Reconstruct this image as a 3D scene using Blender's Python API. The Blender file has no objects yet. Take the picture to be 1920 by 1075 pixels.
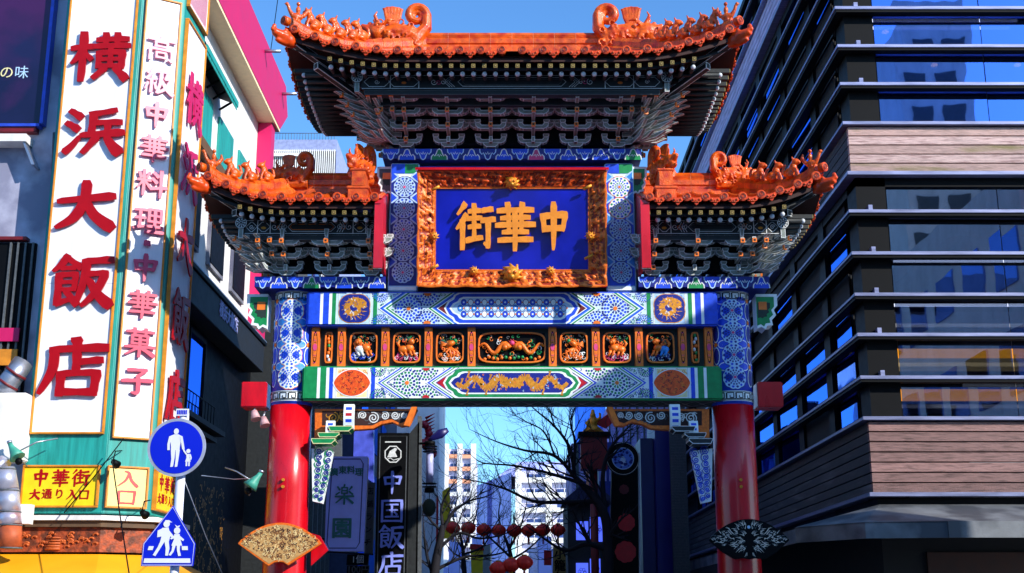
import bpy, bmesh, math, random
from mathutils import Vector, Matrix
from math import sin, cos, pi, radians, sqrt, atan2
random.seed(7)
scene = bpy.context.scene
COL = scene.collection

# ------------------------------------------------------------------ camera, light
TH = math.atan(0.258)
CT, ST = cos(TH), sin(TH)
EYE = 1.6
cam = bpy.data.cameras.new('camera')
cam.sensor_width = 36.0
cam.lens = 45.0
cam.clip_end = 2000
camo = bpy.data.objects.new('camera', cam)
COL.objects.link(camo)
camo.location = (0, 0, EYE)
camo.rotation_euler = (pi/2 + TH, 0, 0)
scene.camera = camo

SUN = Vector((0.78, -0.62, 0.52)).normalized()     # towards the sun
sun_el = math.asin(SUN.z)
sun_az = atan2(SUN.x, SUN.y)
world = bpy.data.worlds.new('World')
scene.world = world
world.use_nodes = True
wn, wl = world.node_tree.nodes, world.node_tree.links
bg = wn['Background']
sky = wn.new('ShaderNodeTexSky')
sky.sky_type = 'NISHITA'
sky.sun_disc = False
sky.sun_elevation = sun_el
sky.sun_rotation = sun_az
sky.altitude = 0
sky.air_density = 1.0
sky.dust_density = 0.7
sky.ozone_density = 4.0
tint = wn.new('ShaderNodeMix')
tint.data_type = 'RGBA'
tint.blend_type = 'MULTIPLY'
tint.inputs[0].default_value = 1.0
tint.inputs[7].default_value = (0.66, 1.03, 1.3, 1)
wl.new(sky.outputs[0], tint.inputs[6])
wl.new(tint.outputs[2], bg.inputs[0])
bg.inputs[1].default_value = 0.15
sl = bpy.data.lights.new('sun', 'SUN')
sl.energy = 4.4
sl.angle = radians(0.5)
sl.color = (1.0, 0.95, 0.87)
so = bpy.data.objects.new('sun', sl)
COL.objects.link(so)
so.rotation_euler = SUN.to_track_quat('Z', 'Y').to_euler()
scene.view_settings.view_transform = 'Standard'
scene.view_settings.look = 'None'
scene.view_settings.gamma = 1
scene.view_settings.use_curve_mapping = False
scene.view_settings.exposure = 0.5


def P(px, py, Y):
    """point of the place seen at photo pixel (px,py) and lying in the plane y=Y"""
    u = (px-960)/2400.0
    v = (537.5-py)/2400.0
    k = Y/(CT - v*ST)
    return Vector((u*k, Y, EYE + k*(ST+v*CT)))


def ZZ(py, Y):
    return P(960, py, Y).z


def XX(px, py, Y):
    return P(px, py, Y).x


# ------------------------------------------------------------------ materials
def srgb(h):
    h = h.lstrip('#')
    r = []
    for i in (0, 2, 4):
        c = int(h[i:i+2], 16)/255
        r.append(c/12.92 if c <= .04045 else ((c+.055)/1.055)**2.4)
    return r


MATS = {}


def mat(name, col, rough=.6, metal=0.0, var=.25, scale=6.0, bump=0.0, bscale=60.0, spec=.5, coat=0.0,
        col2=None, cscale=2.0, cpos=(.45, .6), stretch=(1, 1, 1), orand=0.0, grime=0.0):
    if name in MATS:
        return MATS[name]
    m = bpy.data.materials.new(name)
    m.use_nodes = True
    n, l = m.node_tree.nodes, m.node_tree.links
    b = n['Principled BSDF']
    c = srgb(col) if isinstance(col, str) else list(col)
    b.inputs['Roughness'].default_value = rough
    b.inputs['Metallic'].default_value = metal
    b.inputs['Specular IOR Level'].default_value = spec
    b.inputs['Coat Weight'].default_value = coat
    b.inputs['Coat Roughness'].default_value = .08
    tc = n.new('ShaderNodeTexCoord')
    mp = n.new('ShaderNodeMapping')
    mp.inputs['Scale'].default_value = stretch
    l.new(tc.outputs['Object'], mp.inputs[0])
    nz = n.new('ShaderNodeTexNoise')
    nz.inputs['Scale'].default_value = scale
    nz.inputs['Detail'].default_value = 6
    l.new(mp.outputs[0], nz.inputs['Vector'])
    rp = n.new('ShaderNodeValToRGB')
    rp.color_ramp.elements[0].position = .3
    rp.color_ramp.elements[1].position = .7
    lo = [x*(1-var) for x in c]
    hi = [min(1, x*(1+var*.6)) for x in c]
    rp.color_ramp.elements[0].color = (*lo, 1)
    rp.color_ramp.elements[1].color = (*hi, 1)
    l.new(nz.outputs[0], rp.inputs[0])
    out = rp.outputs[0]
    if col2 is not None:
        c2 = srgb(col2) if isinstance(col2, str) else list(col2)
        n2 = n.new('ShaderNodeTexNoise')
        n2.inputs['Scale'].default_value = cscale
        n2.inputs['Detail'].default_value = 5
        l.new(mp.outputs[0], n2.inputs['Vector'])
        r2 = n.new('ShaderNodeValToRGB')
        r2.color_ramp.elements[0].position = cpos[0]
        r2.color_ramp.elements[1].position = cpos[1]
        l.new(n2.outputs[0], r2.inputs[0])
        mx = n.new('ShaderNodeMix')
        mx.data_type = 'RGBA'
        l.new(r2.outputs[0], mx.inputs[0])
        l.new(out, mx.inputs[6])
        mx.inputs[7].default_value = (*c2, 1)
        out = mx.outputs[2]
    if orand or grime:
        mm = n.new('ShaderNodeMath')
        mm.operation = 'MULTIPLY'
        oi = n.new('ShaderNodeObjectInfo')
        m1 = n.new('ShaderNodeMapRange')
        m1.inputs[3].default_value = 1-orand
        m1.inputs[4].default_value = 1+orand*.35
        l.new(oi.outputs['Random'], m1.inputs[0])
        ng = n.new('ShaderNodeTexNoise')
        ng.inputs['Scale'].default_value = 3.2
        ng.inputs['Detail'].default_value = 9
        ng.inputs['Roughness'].default_value = .7
        l.new(mp.outputs[0], ng.inputs['Vector'])
        m2 = n.new('ShaderNodeMapRange')
        m2.inputs[1].default_value = .5
        m2.inputs[2].default_value = .72
        m2.inputs[3].default_value = 1
        m2.inputs[4].default_value = 1-grime
        l.new(ng.outputs[0], m2.inputs[0])
        l.new(m1.outputs[0], mm.inputs[0])
        l.new(m2.outputs[0], mm.inputs[1])
        vm = n.new('ShaderNodeVectorMath')
        vm.operation = 'SCALE'
        l.new(out, vm.inputs[0])
        l.new(mm.outputs[0], vm.inputs['Scale'])
        out = vm.outputs[0]
    l.new(out, b.inputs['Base Color'])
    if bump > 0:
        nb = n.new('ShaderNodeTexNoise')
        nb.inputs['Scale'].default_value = bscale
        nb.inputs['Detail'].default_value = 4
        l.new(mp.outputs[0], nb.inputs['Vector'])
        bp = n.new('ShaderNodeBump')
        bp.inputs['Strength'].default_value = bump
        bp.inputs['Distance'].default_value = .02
        l.new(nb.outputs[0], bp.inputs['Height'])
        l.new(bp.outputs[0], b.inputs['Normal'])
    # uneven gloss
    mr = n.new('ShaderNodeMapRange')
    mr.inputs[3].default_value = max(0, rough-.08)
    mr.inputs[4].default_value = min(1, rough+.12)
    l.new(nz.outputs[0], mr.inputs[0])
    l.new(mr.outputs[0], b.inputs['Roughness'])
    MATS[name] = m
    return m


def emit(name, col, s):
    m = bpy.data.materials.new(name)
    m.use_nodes = True
    b = m.node_tree.nodes['Principled BSDF']
    c = srgb(col)
    b.inputs['Base Color'].default_value = (*c, 1)
    b.inputs['Emission Color'].default_value = (*c, 1)
    b.inputs['Emission Strength'].default_value = s
    MATS[name] = m
    return m


def glassmat(name, tint, refl=.55, body=(.01, .012, .02)):
    m = bpy.data.materials.new(name)
    m.use_nodes = True
    n, l = m.node_tree.nodes, m.node_tree.links
    n.remove(n['Principled BSDF'])
    out = n['Material Output']
    g = n.new('ShaderNodeBsdfGlossy')
    g.inputs['Roughness'].default_value = .015
    g.inputs['Color'].default_value = (*srgb(tint), 1)
    t = n.new('ShaderNodeBsdfTransparent')
    t.inputs['Color'].default_value = (.55, .6, .68, 1)
    mix = n.new('ShaderNodeMixShader')
    lw = n.new('ShaderNodeLayerWeight')
    lw.inputs[0].default_value = .35
    mr = n.new('ShaderNodeMapRange')
    mr.inputs[3].default_value = refl
    mr.inputs[4].default_value = 1
    l.new(lw.outputs['Fresnel'], mr.inputs[0])
    l.new(mr.outputs[0], mix.inputs[0])
    l.new(t.outputs[0], mix.inputs[1])
    l.new(g.outputs[0], mix.inputs[2])
    tc = n.new('ShaderNodeTexCoord')
    nz = n.new('ShaderNodeTexNoise')
    nz.inputs['Scale'].default_value = .8
    l.new(tc.outputs['Object'], nz.inputs['Vector'])
    bp = n.new('ShaderNodeBump')
    bp.inputs['Strength'].default_value = .12
    bp.inputs['Distance'].default_value = .02
    l.new(nz.outputs[0], bp.inputs['Height'])
    l.new(bp.outputs[0], g.inputs['Normal'])
    l.new(mix.outputs[0], out.inputs[0])
    MATS[name] = m
    return m


OR = mat('glazed_orange', '#f06206', .36, 0, .4, 14, .5, 38, spec=.4, coat=.12, col2='#b82a04', cscale=7, cpos=(.45, .68), orand=.28, grime=.42)
ORD = mat('glazed_orange_deep', '#d84404', .34, 0, .3, 9, .1, 30, spec=.35, coat=.12, col2='#8e2404', cscale=3, cpos=(.5, .7))
MORT = mat('mortar', '#e8b890', .8)
DARK = mat('dark_timber', '#202426', .6, var=.4, scale=12)
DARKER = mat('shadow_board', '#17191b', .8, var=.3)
GREY = mat('grey_edge_paint', '#dde0e0', .6, var=.2, scale=15)
GREYD = mat('grey_paint', '#565b5f', .6, var=.3, scale=15)
GREEND = mat('deep_green_paint', '#1c2f28', .6, var=.3, scale=8)
RED = mat('red_lacquer', '#cc0618', .27, 0, .2, 2.5, .06, 14, coat=.35, stretch=(1, 1, .35), grime=.3)
REDM = mat('red_paint', '#c01020', .4, var=.2)
REDD = mat('dark_red', '#6e0d14', .5, var=.25)
BLUE = mat('cobalt_paint', '#1448d8', .45, var=.2, scale=10)
BLUED = mat('navy_paint', '#0a1c86', .45, var=.25, scale=10)
CYAN = mat('sky_paint', '#2f8be0', .45, var=.2, scale=10)
PALE = mat('pale_blue_paint', '#b5d4f2', .5, var=.15, scale=14)
WHITE = mat('white_paint', '#eef4f4', .5, var=.08, scale=10)
CREAM = mat('cream_paint', '#efe3a8', .5, var=.15, scale=14)
GREEN = mat('green_paint', '#088a48', .45, var=.2, scale=10)
ORANGE = mat('orange_paint', '#f07818', .45, var=.2, scale=10)
GOLD = mat('gold_leaf', '#e09428', .38, .35, .3, 25, .3, 80)
GOLDO = mat('gold_carving', '#ff741a', .35, .1, .35, 20, .3, 60)
GOLDR = mat('red_gold_carving', '#ff5814', .35, .1, .35, 20, .3, 60)
PINK = mat('pink_paint', '#d8407a', .5, var=.2)
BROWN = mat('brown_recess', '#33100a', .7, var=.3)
TEAL = mat('teal_paint', '#1f9a90', .5, 0, .3, 4, .05, 20, stretch=(4, 4, .3), grime=.3)
SIGNW = mat('sign_white', '#eeeef3', .4, var=.05, scale=3, stretch=(4, 4, .3), grime=.1)
SIGNR = mat('sign_red', '#a80010', .45, var=.1, spec=.25)
SIGNP = mat('faded_pink_red', '#d23464', .35, var=.2, scale=2)
SIGNY = mat('sign_yellow', '#f6d414', .4, var=.1)
SIGNYL = mat('sign_pale_yellow', '#fbe28a', .4, var=.06)
OCHRE = mat('ochre_trim', '#dd8a1e', .5, var=.25)
BLK = mat('black_metal', '#07080b', .55, var=.2, spec=.12)
STEEL = mat('galvanised_steel', '#a8adb8', .35, .8, .2, 6)
SLAB = mat('louvre_steel', '#8a8fb2', .42, .5, .25, 4, stretch=(.4, 3, 3), grime=.3, orand=.15)
BRK = mat('bracket_grey_green', '#8a928a', .65, var=.35, scale=9, grime=.35)
WALLW = mat('white_render', '#eae6e2', .7, 0, .12, 1.2, .05, 40, stretch=(1, 1, .4), grime=.22)
WALLG = mat('grey_render', '#8b8c96', .8, 0, .22, 1.5, .1, 30, col2='#54556a', cscale=.8)
MAG = mat('magenta_paint', '#c9105c', .5, var=.08, scale=2)
CREAMW = mat('cream_render', '#f2d9ae', .7, var=.08)
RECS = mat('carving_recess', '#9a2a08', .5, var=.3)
SILV = mat('warm_silver', '#e6d8c6', .5)
ASPH = mat('asphalt', (.05, .05, .053), .85, 0, .3, 3, .3, 120)
PAVE = mat('paving', (.42, .4, .38), .8, 0, .2, 3, .2, 60)
STONE = mat('stone', (.4, .38, .35), .8, 0, .2, 5, .2, 40)
BARK = mat('bark', '#100f1c', .85, 0, .4, 20, .5, 60)


# ------------------------------------------------------------------ object helpers
WL = {}


def props(o, label=None, cat=None, group=None, kind=None):
    if label: o['label'] = label
    if cat: o['category'] = cat
    if group: o['group'] = group
    if kind: o['kind'] = kind
    return o


def thing(name, label, cat, loc=(0, 0, 0), group=None):
    o = bpy.data.objects.new(name, None)
    o.empty_display_size = .3
    COL.objects.link(o)
    o.location = loc
    WL[o.name] = Vector(loc)
    return props(o, label, cat, group)


def put(mesh, name, parent=None, M=None):
    o = bpy.data.objects.new(name, mesh)
    COL.objects.link(o)
    M = M or Matrix.Identity(4)
    if parent is not None:
        o.parent = parent
        base = WL.get(parent.name, Vector())
        o.matrix_local = Matrix.Translation(-base) @ M
    else:
        o.matrix_world = M
    WL[o.name] = Vector((0, 0, 0)) if parent is None else Vector((0, 0, 0))
    return o


def node(name, parent):
    """an empty part that only carries sub-parts"""
    o = bpy.data.objects.new(name, None)
    COL.objects.link(o)
    o.parent = parent
    o.location = -WL.get(parent.name, Vector())
    WL[o.name] = Vector((0, 0, 0))
    return o


class MB:
    def __init__(s):
        s.v = []
        s.f = []
        s.m = []
        s.mats = []
        s.sm = []
        s.M = None

    def mi(s, m):
        if m not in s.mats: s.mats.append(m)
        return s.mats.index(m)

    def add(s, vs, fs, m, smooth=False):
        k = len(s.v)
        if s.M is not None:
            vs = [s.M @ Vector(v) for v in vs]
        s.v += [tuple(v) for v in vs]
        i = s.mi(m)
        for f in fs:
            s.f.append([k+a for a in f])
            s.m.append(i)
            s.sm.append(smooth)

    def box(s, x0, x1, y0, y1, z0, z1, m):
        vs = [(x, y, z) for x in (x0, x1) for y in (y0, y1) for z in (z0, z1)]
        s.add(vs, [(0, 1, 3, 2), (4, 6, 7, 5), (0, 4, 5, 1), (2, 3, 7, 6), (0, 2, 6, 4), (1, 5, 7, 3)], m)

    def prism(s, pts, fn, d0, d1, m, mside=None):
        """pts 2-D, fn(a,b,d)->xyz"""
        n = len(pts)
        vs = [fn(a, b, d0) for a, b in pts]+[fn(a, b, d1) for a, b in pts]
        s.add(vs, [list(range(n)), list(range(2*n-1, n-1, -1))], m)
        s.add(vs, [(i, i+n, (i+1) % n+n, (i+1) % n) for i in range(n)], mside or m)

    def xz(s, pts, y0, y1, m, mside=None):
        s.prism(pts, lambda a, b, d: (a, d, b), y0, y1, m, mside)

    def tube(s, pts, r, m, n=8, caps=True, flat=1.0, smooth=True):
        pts = [Vector(p) for p in pts]
        k = len(pts)
        rs = r if hasattr(r, '__len__') else [r]*k
        vs = []
        ref = None
        for i, p in enumerate(pts):
            t = (pts[min(i+1, k-1)]-pts[max(i-1, 0)])
            if t.length < 1e-9: t = Vector((0, 0, 1))
            t.normalize()
            if ref is None:
                ref = Vector((0, 1, 0)) if abs(t.y) < .9 else Vector((1, 0, 0))
            a = ref - t*ref.dot(t)
            if a.length < 1e-6: a = t.orthogonal()
            a.normalize()
            ref = a
            b = t.cross(a)
            for j in range(n):
                w = 2*pi*j/n
                vs.append(p + a*(cos(w)*rs[i]*flat) + b*(sin(w)*rs[i]))
        fs = [(i*n+j, i*n+(j+1) % n, (i+1)*n+(j+1) % n, (i+1)*n+j) for i in range(k-1) for j in range(n)]
        s.add(vs, fs, m, smooth)
        if caps:
            s.add(vs[:n], [list(range(n-1, -1, -1))], m)
            s.add(vs[-n:], [list(range(n))], m)

    def ball(s, c, r, m, n=10, k=6, sc=(1, 1, 1)):
        vs, fs = [], []
        for i in range(k+1):
            a = pi*i/k
            for j in range(n):
                b = 2*pi*j/n
                vs.append((c[0]+r*sc[0]*sin(a)*cos(b), c[1]+r*sc[1]*sin(a)*sin(b), c[2]+r*sc[2]*cos(a)))
        for i in range(k):
            for j in range(n):
                fs.append((i*n+j, (i+1)*n+j, (i+1)*n+(j+1) % n, i*n+(j+1) % n))
        s.add(vs, fs, m, True)

    def mesh(s, name='mesh', bevel=0, edge=None, edgew=.012):
        me = bpy.data.meshes.new(name)
        me.from_pydata(s.v, [], s.f)
        for m in s.mats: me.materials.append(m)
        me.polygons.foreach_set('material_index', s.m)
        me.polygons.foreach_set('use_smooth', s.sm)
        bm = bmesh.new()
        bm.from_mesh(me)
        bmesh.ops.remove_doubles(bm, verts=bm.verts, dist=1e-5)
        bmesh.ops.recalc_face_normals(bm, faces=bm.faces)
        if bevel:
            es = [e for e in bm.edges if len(e.link_faces) == 2 and e.calc_face_angle(0) > .5]
            bmesh.ops.bevel(bm, geom=es, offset=bevel, segments=2, affect='EDGES', clamp_overlap=True)
        if edge is not None:
            if edge.name not in [q.name for q in me.materials]: me.materials.append(edge)
            idx = [q.name for q in me.materials].index(edge.name)
            r = bmesh.ops.inset_individual(bm, faces=[f for f in bm.faces], thickness=edgew, depth=0)
            for f in r['faces']: f.material_index = idx
        bm.to_mesh(me)
        bm.free()
        me.validate()
        return me

    def build(s, name, parent=None, M=None, **k):
        return put(s.mesh(name, **k), name, parent, M)


def mapflat(O, U, V, N):
    O, U, V, N = Vector(O), Vector(U), Vector(V), Vector(N)
    return lambda a, b, h=0: O + U*a + V*b + N*h


class Paint:
    """flat painted ornament: thin coloured shapes laid on a surface, each layer a hair above the last"""

    def __init__(s, fn, lay=.003):
        s.fn = fn
        s.lay = lay
        s.mb = MB()
        s.k = 1

    def poly(s, pts, m, k=None):
        k = s.k if k is None else k
        if k == 0: k = .5
        s.cnt = getattr(s, 'cnt', 0)+1
        h = k*s.lay+(s.cnt % 89)*.000016
        s.mb.add([s.fn(a, b, h) for a, b in pts], [list(range(len(pts)))], m)

    def rect(s, a0, a1, b0, b1, m, k=None, n=1):
        for i in range(n):
            p, q = a0+(a1-a0)*i/n, a0+(a1-a0)*(i+1)/n
            s.poly([(p, b0), (q, b0), (q, b1), (p, b1)], m, k)

    def disc(s, a, b, r, m, k=None, n=24, sc=(1, 1), lobes=0, amp=.08):
        pts = []
        nn = max(n, lobes*6)
        for i in range(nn):
            w = 2*pi*i/nn
            rr = r*(1+(amp*abs(sin(w*lobes/2)) if lobes else 0))
            pts.append((a+rr*cos(w)*sc[0], b+rr*sin(w)*sc[1]))
        c = (a, b)
        for i in range(0, nn, 1):
            s.poly([c, pts[i], pts[(i+1) % nn]], m, k)

    def ring(s, a, b, r0, r1, m, k=None, n=28, w0=0, w1=2*pi, sc=(1, 1)):
        for i in range(n):
            p, q = w0+(w1-w0)*i/n, w0+(w1-w0)*(i+1)/n
            s.poly([(a+r0*cos(p)*sc[0], b+r0*sin(p)*sc[1]), (a+r1*cos(p)*sc[0], b+r1*sin(p)*sc[1]),
                    (a+r1*cos(q)*sc[0], b+r1*sin(q)*sc[1]), (a+r0*cos(q)*sc[0], b+r0*sin(q)*sc[1])], m, k)

    def petals(s, a, b, r0, r1, n, fill, m, k=None, off=0, alt=None):
        for i in range(n):
            c = 2*pi*(i+off)/n
            h = pi/n*fill
            mm = m if (alt is None or i % 2 == 0) else alt
            s.poly([(a+r0*cos(c-h*.6), b+r0*sin(c-h*.6)), (a+(r0+r1)/2*cos(c-h), b+(r0+r1)/2*sin(c-h)),
                    (a+r1*cos(c-h*.5), b+r1*sin(c-h*.5)), (a+r1*cos(c+h*.5), b+r1*sin(c+h*.5)),
                    (a+(r0+r1)/2*cos(c+h), b+(r0+r1)/2*sin(c+h)), (a+r0*cos(c+h*.6), b+r0*sin(c+h*.6))], mm, k)

    def line(s, pts, w, m, k=None, taper=False, closed=False):
        pts = [Vector((p[0], p[1])) for p in pts]
        n = len(pts)
        L, R = [], []
        for i, p in enumerate(pts):
            if closed:
                t = pts[(i+1) % n]-pts[i-1]
            else:
                t = pts[min(i+1, n-1)]-pts[max(i-1, 0)]
            if t.length < 1e-9: t = Vector((1, 0))
            t.normalize()
            nn = Vector((-t.y, t.x))
            ww = w/2*(1 if not taper else (1-.85*i/(n-1)))
            L.append(p+nn*ww)
            R.append(p-nn*ww)
        for i in range(n if closed else n-1):
            j = (i+1) % n
            s.poly([L[i], L[j], R[j], R[i]], m, k)

    def spiral(s, a, b, r, turns, w, m, k=None, start=0, dirn=1, tail=None, n=None):
        n = n or int(10*turns)+4
        pts = []
        for i in range(n+1):
            t = i/n
            rr = r*(1-t*.88)
            c = start+dirn*2*pi*turns*t
            pts.append((a+rr*cos(c), b+rr*sin(c)))
        if tail: pts = [tail]+pts
        s.line(pts, w, m, k)

    def rosette(s, a, b, r, shade=0, lattice=False):
        """ringed flower medallion"""
        bgc, c1, c2, ctr, rim = [(WHITE, BLUE, GREEN, ORANGE, ORANGE), (PALE, BLUED, BLUE, PINK, BLUED),
                                 (WHITE, BLUE, CYAN, GREY, ORANGE)][shade]
        s.disc(a, b, r*1.0, rim, 2, 24, lobes=12, amp=.06)
        s.disc(a, b, r*.94, bgc, 3, 24, lobes=12, amp=.06)
        s.petals(a, b, r*.72, r*.9, 14, .62, c2, 4, alt=c1)
        s.petals(a, b, r*.5, r*.66, 16, .6, c1, 4, off=.5)
        s.petals(a, b, r*.3, r*.45, 12, .6, c1 if shade else c2, 4)
        s.petals(a, b, r*.16, r*.27, 10, .6, c1, 4, off=.5)
        s.disc(a, b, r*.12, ctr, 5, 10)

    def build(s, name, parent):
        me = bpy.data.meshes.new(name)
        mb = s.mb
        me.from_pydata(mb.v, [], mb.f)
        for m in mb.mats: me.materials.append(m)
        me.polygons.foreach_set('material_index', mb.m)
        me.validate()
        return put(me, name, parent)


def blob(parts, m, voxel=.03, name='figure', smooth=4):
    """one continuous skin over balls and tubes"""
    mb = MB()
    for p in parts:
        if p[0] == 'b': mb.ball(p[1], p[2], m, 12, 8, p[3] if len(p) > 3 else (1, 1, 1))
        else: mb.tube(p[1], p[2], m, 8, True, p[3] if len(p) > 3 else 1.0)
    me = mb.mesh(name)
    o = bpy.data.objects.new('tmp', me)
    COL.objects.link(o)
    md = o.modifiers.new('r', 'REMESH')
    md.mode = 'VOXEL'
    md.voxel_size = voxel
    md.use_smooth_shade = True
    ms = o.modifiers.new('s', 'SMOOTH')
    ms.iterations = smooth
    ms.factor = .4
    dg = bpy.context.evaluated_depsgraph_get()
    out = bpy.data.meshes.new_from_object(o.evaluated_get(dg))
    bpy.data.objects.remove(o)
    out.name = name
    if not out.materials: out.materials.append(m)
    return out


# ------------------------------------------------------------------ writing
def crom(pts, n=5):
    if len(pts) < 3: return pts
    out = []
    for i in range(len(pts)-1):
        p0, p1, p2, p3 = pts[max(i-1, 0)], pts[i], pts[i+1], pts[min(i+2, len(pts)-1)]
        for j in range(n):
            t = j/n
            out.append(tuple(.5*((2*b)+(-a+c)*t+(2*a-5*b+4*c-d)*t*t+(-a+3*b-3*c+d)*t**3) for a, b, c, d in zip(p0, p1, p2, p3)))
    out.append(pts[-1])
    return out


G = {
 '中': ['18,72,11 22,42,9', '18,71,8 84,75,10', '84,75,11 77,43,8', '22,44,8 78,46,8', '50,98,11 50,50,10 49,1,6'],
 '大': ['6,60,8 50,65,9 94,70,12', '50,98,12 48,62,11 34,28,12 6,8,6', '50,62,9 66,32,12 94,8,16'],
 '華': ['8,83,7 92,85,8', '32,97,9 34,73,6', '68,97,9 64,73,6', '16,67,6 84,69,7', '34,67,7 35,38,6', '66,68,7 65,38,6',
       '4,52,7 96,54,8', '20,37,6 80,38,7', '10,20,7 90,22,8', '50,76,9 50,0,7'],
 '街': ['24,97,9 6,76,4', '28,74,9 16,58,7 3,44,4', '18,60,9 18,2,8', '34,82,6 62,84,7', '31,66,6 65,68,7', '48,96,8 48,66,7',
       '34,48,6 62,50,7', '48,64,7 48,22,7', '29,19,8 67,25,7', '70,84,7 93,87,8', '67,62,7 99,65,8', '84,63,9 84,6,8', '84,6,8 74,12,4'],
 '横': ['3,68,8 40,72,9', '22,99,11 22,2,9', '21,66,8 12,46,7 3,36,4', '23,60,7 36,46,8', '46,86,8 96,88,9', '60,98,9 60,73,7', '80,98,9 80,73,7',
       '42,72,8 99,74,9', '70,72,7 70,30,7', '50,58,8 50,28,7', '50,58,8 90,60,9', '90,60,10 90,28,8', '50,44,6 90,45,6', '50,30,7 90,31,7',
       '61,25,9 44,6,8', '80,25,8 97,6,13'],
 '浜': ['10,94,8 26,82,12', '5,68,8 22,56,12', '4,6,10 16,20,8 28,40,5', '86,95,8 46,86,10', '49,86,10 47,44,9', '48,68,8 94,70,10',
       '74,68,9 74,44,8', '30,42,8 60,44,9 99,48,12', '56,36,10 36,6,8', '74,36,9 84,20,12 95,6,16'],
 '飯': ['24,99,10 14,82,8 2,70,5', '24,95,7 46,78,10', '16,75,6 36,76,7', '12,62,8 40,64,8', '12,62,9 12,8,9', '40,64,8 39,34,7', '12,48,6 39,49,6',
       '12,34,6 39,35,6', '12,8,9 42,18,6', '26,30,7 44,8,11', '52,88,9 97,92,11', '57,88,10 54,50,9 43,6,6', '58,64,8 90,66,9', '90,66,10 76,30,9 54,3,6',
       '62,54,8 78,26,11 99,5,15'],
 '店': ['52,99,13 54,86,10', '14,82,8 96,86,12', '19,82,10 18,46,10 1,6,6', '54,76,10 54,42,9', '56,60,8 90,64,10', '32,40,10 32,5,10',
       '32,40,8 86,42,9', '86,42,11 83,5,9', '32,8,9 84,8,10'],
 '高': ['50,99,9 50,88,9', '5,84,8 95,86,9', '30,75,7 30,56,7', '30,75,6 70,76,7', '70,76,7 70,56,7', '30,58,6 70,58,6', '12,46,8 12,2,8',
       '12,46,7 88,47,8', '88,47,9 88,3,8', '88,4,8 76,10,5', '34,34,6 34,12,6', '34,33,6 66,34,6', '66,34,7 66,12,6', '34,14,6 66,14,6'],
 '級': ['24,98,7 10,80,7 26,74,6', '26,76,6 8,54,7 42,58,6', '24,54,8 24,4,8', '12,38,7 5,14,6', '34,40,6 41,20,8', '46,88,8 82,90,8',
       '80,90,8 72,62,7', '72,62,7 92,63,7', '92,63,8 72,24,8 46,3,6', '57,88,9 54,40,8 42,3,5', '58,56,7 74,26,9 99,4,12'],
 '料': ['24,97,8 24,3,8', '3,57,7 45,59,8', '7,86,7 14,68,9', '42,88,8 34,68,6', '22,55,7 3,28,5', '26,55,6 44,34,9', '56,90,8 70,77,10',
       '52,67,8 66,54,10', '47,28,8 99,38,10', '82,99,10 82,1,8'],
 '理': ['3,86,7 40,88,8', '5,56,7 37,58,8', '1,18,8 41,28,7', '21,86,8 21,22,8', '50,92,8 50,46,7', '50,92,7 91,92,8', '91,92,8 91,46,7',
       '50,69,6 90,69,6', '50,47,6 90,47,6', '70,92,8 70,8,8', '48,28,7 94,29,8', '41,7,8 99,9,9'],
 '菓': ['6,88,7 94,89,8', '32,99,9 32,79,7', '68,99,9 68,79,7', '25,74,7 25,44,7', '25,74,7 75,74,7', '75,74,8 75,44,7', '25,59,6 75,59,6',
       '25,45,6 75,45,6', '3,33,7 97,35,8', '50,74,8 50,0,8', '47,32,8 6,5,5', '53,32,8 96,6,12'],
 '子': ['20,88,9 78,90,9', '78,90,9 52,66,8', '52,68,10 55,30,10 52,8,9 34,9,5', '3,49,9 97,54,11'],
 '入': ['34,93,6 54,84,10 68,40,11 97,5,14', '54,80,9 40,40,9 5,5,5'],
 '口': ['12,84,9 16,10,9', '12,83,8 88,84,10', '88,84,11 84,10,9', '16,14,8 85,14,8'],
 '・': ['44,50,15 56,50,15'],
 '国': ['10,94,9 10,3,9', '10,93,8 90,94,10', '90,94,11 90,3,9', '10,6,8 90,6,8', '26,76,6 74,77,7', '28,52,6 72,53,7', '24,24,7 76,25,7', '50,76,8 50,25,8', '60,44,6 70,34,9'],
 '楽': ['50,99,8 46,86,6', '36,84,7 36,54,7', '36,84,6 64,84,7', '64,84,7 64,54,7', '36,69,6 64,69,6', '36,55,6 64,55,6', '14,88,8 24,74,10', '24,60,6 8,48,8',
       '88,88,9 76,74,6', '74,64,8 92,50,9', '3,38,8 97,40,9', '50,52,9 50,0,9', '46,38,8 8,6,6', '54,38,8 94,6,12'],
}


def stroke_outline(st, bold):
    pts = [tuple(float(q) for q in p.split(',')) for p in st.split()]
    pts = crom(pts, 5) if len(pts) > 2 else [tuple(a+(b-a)*t for a, b in zip(pts[0], pts[1])) for t in (0, .15, .5, .85, 1)]
    if len(st.split()) == 2:   # brush: pressed at both ends
        w = [1.25, 1.0, .82, .95, 1.2]
        pts = [(p[0], p[1], p[2]*k) for p, k in zip(pts, w)]
    L, R = [], []
    n = len(pts)
    for i, p in enumerate(pts):
        a, b = pts[max(i-1, 0)], pts[min(i+1, n-1)]
        t = Vector((b[0]-a[0], b[1]-a[1])).normalized()
        q = Vector((-t.y, t.x))*p[2]*bold*.5
        c = Vector((p[0], p[1]))
        if i == 0: c -= t*p[2]*bold*.22
        if i == n-1: c += t*p[2]*bold*.28
        if i in (0, n-1):
            L.append(c+q*.55)
            R.append(c-q*.75)
        else:
            L.append(c+q)
            R.append(c-q)
    return [(v.x/100, v.y/100) for v in L+R[::-1]]


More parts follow.
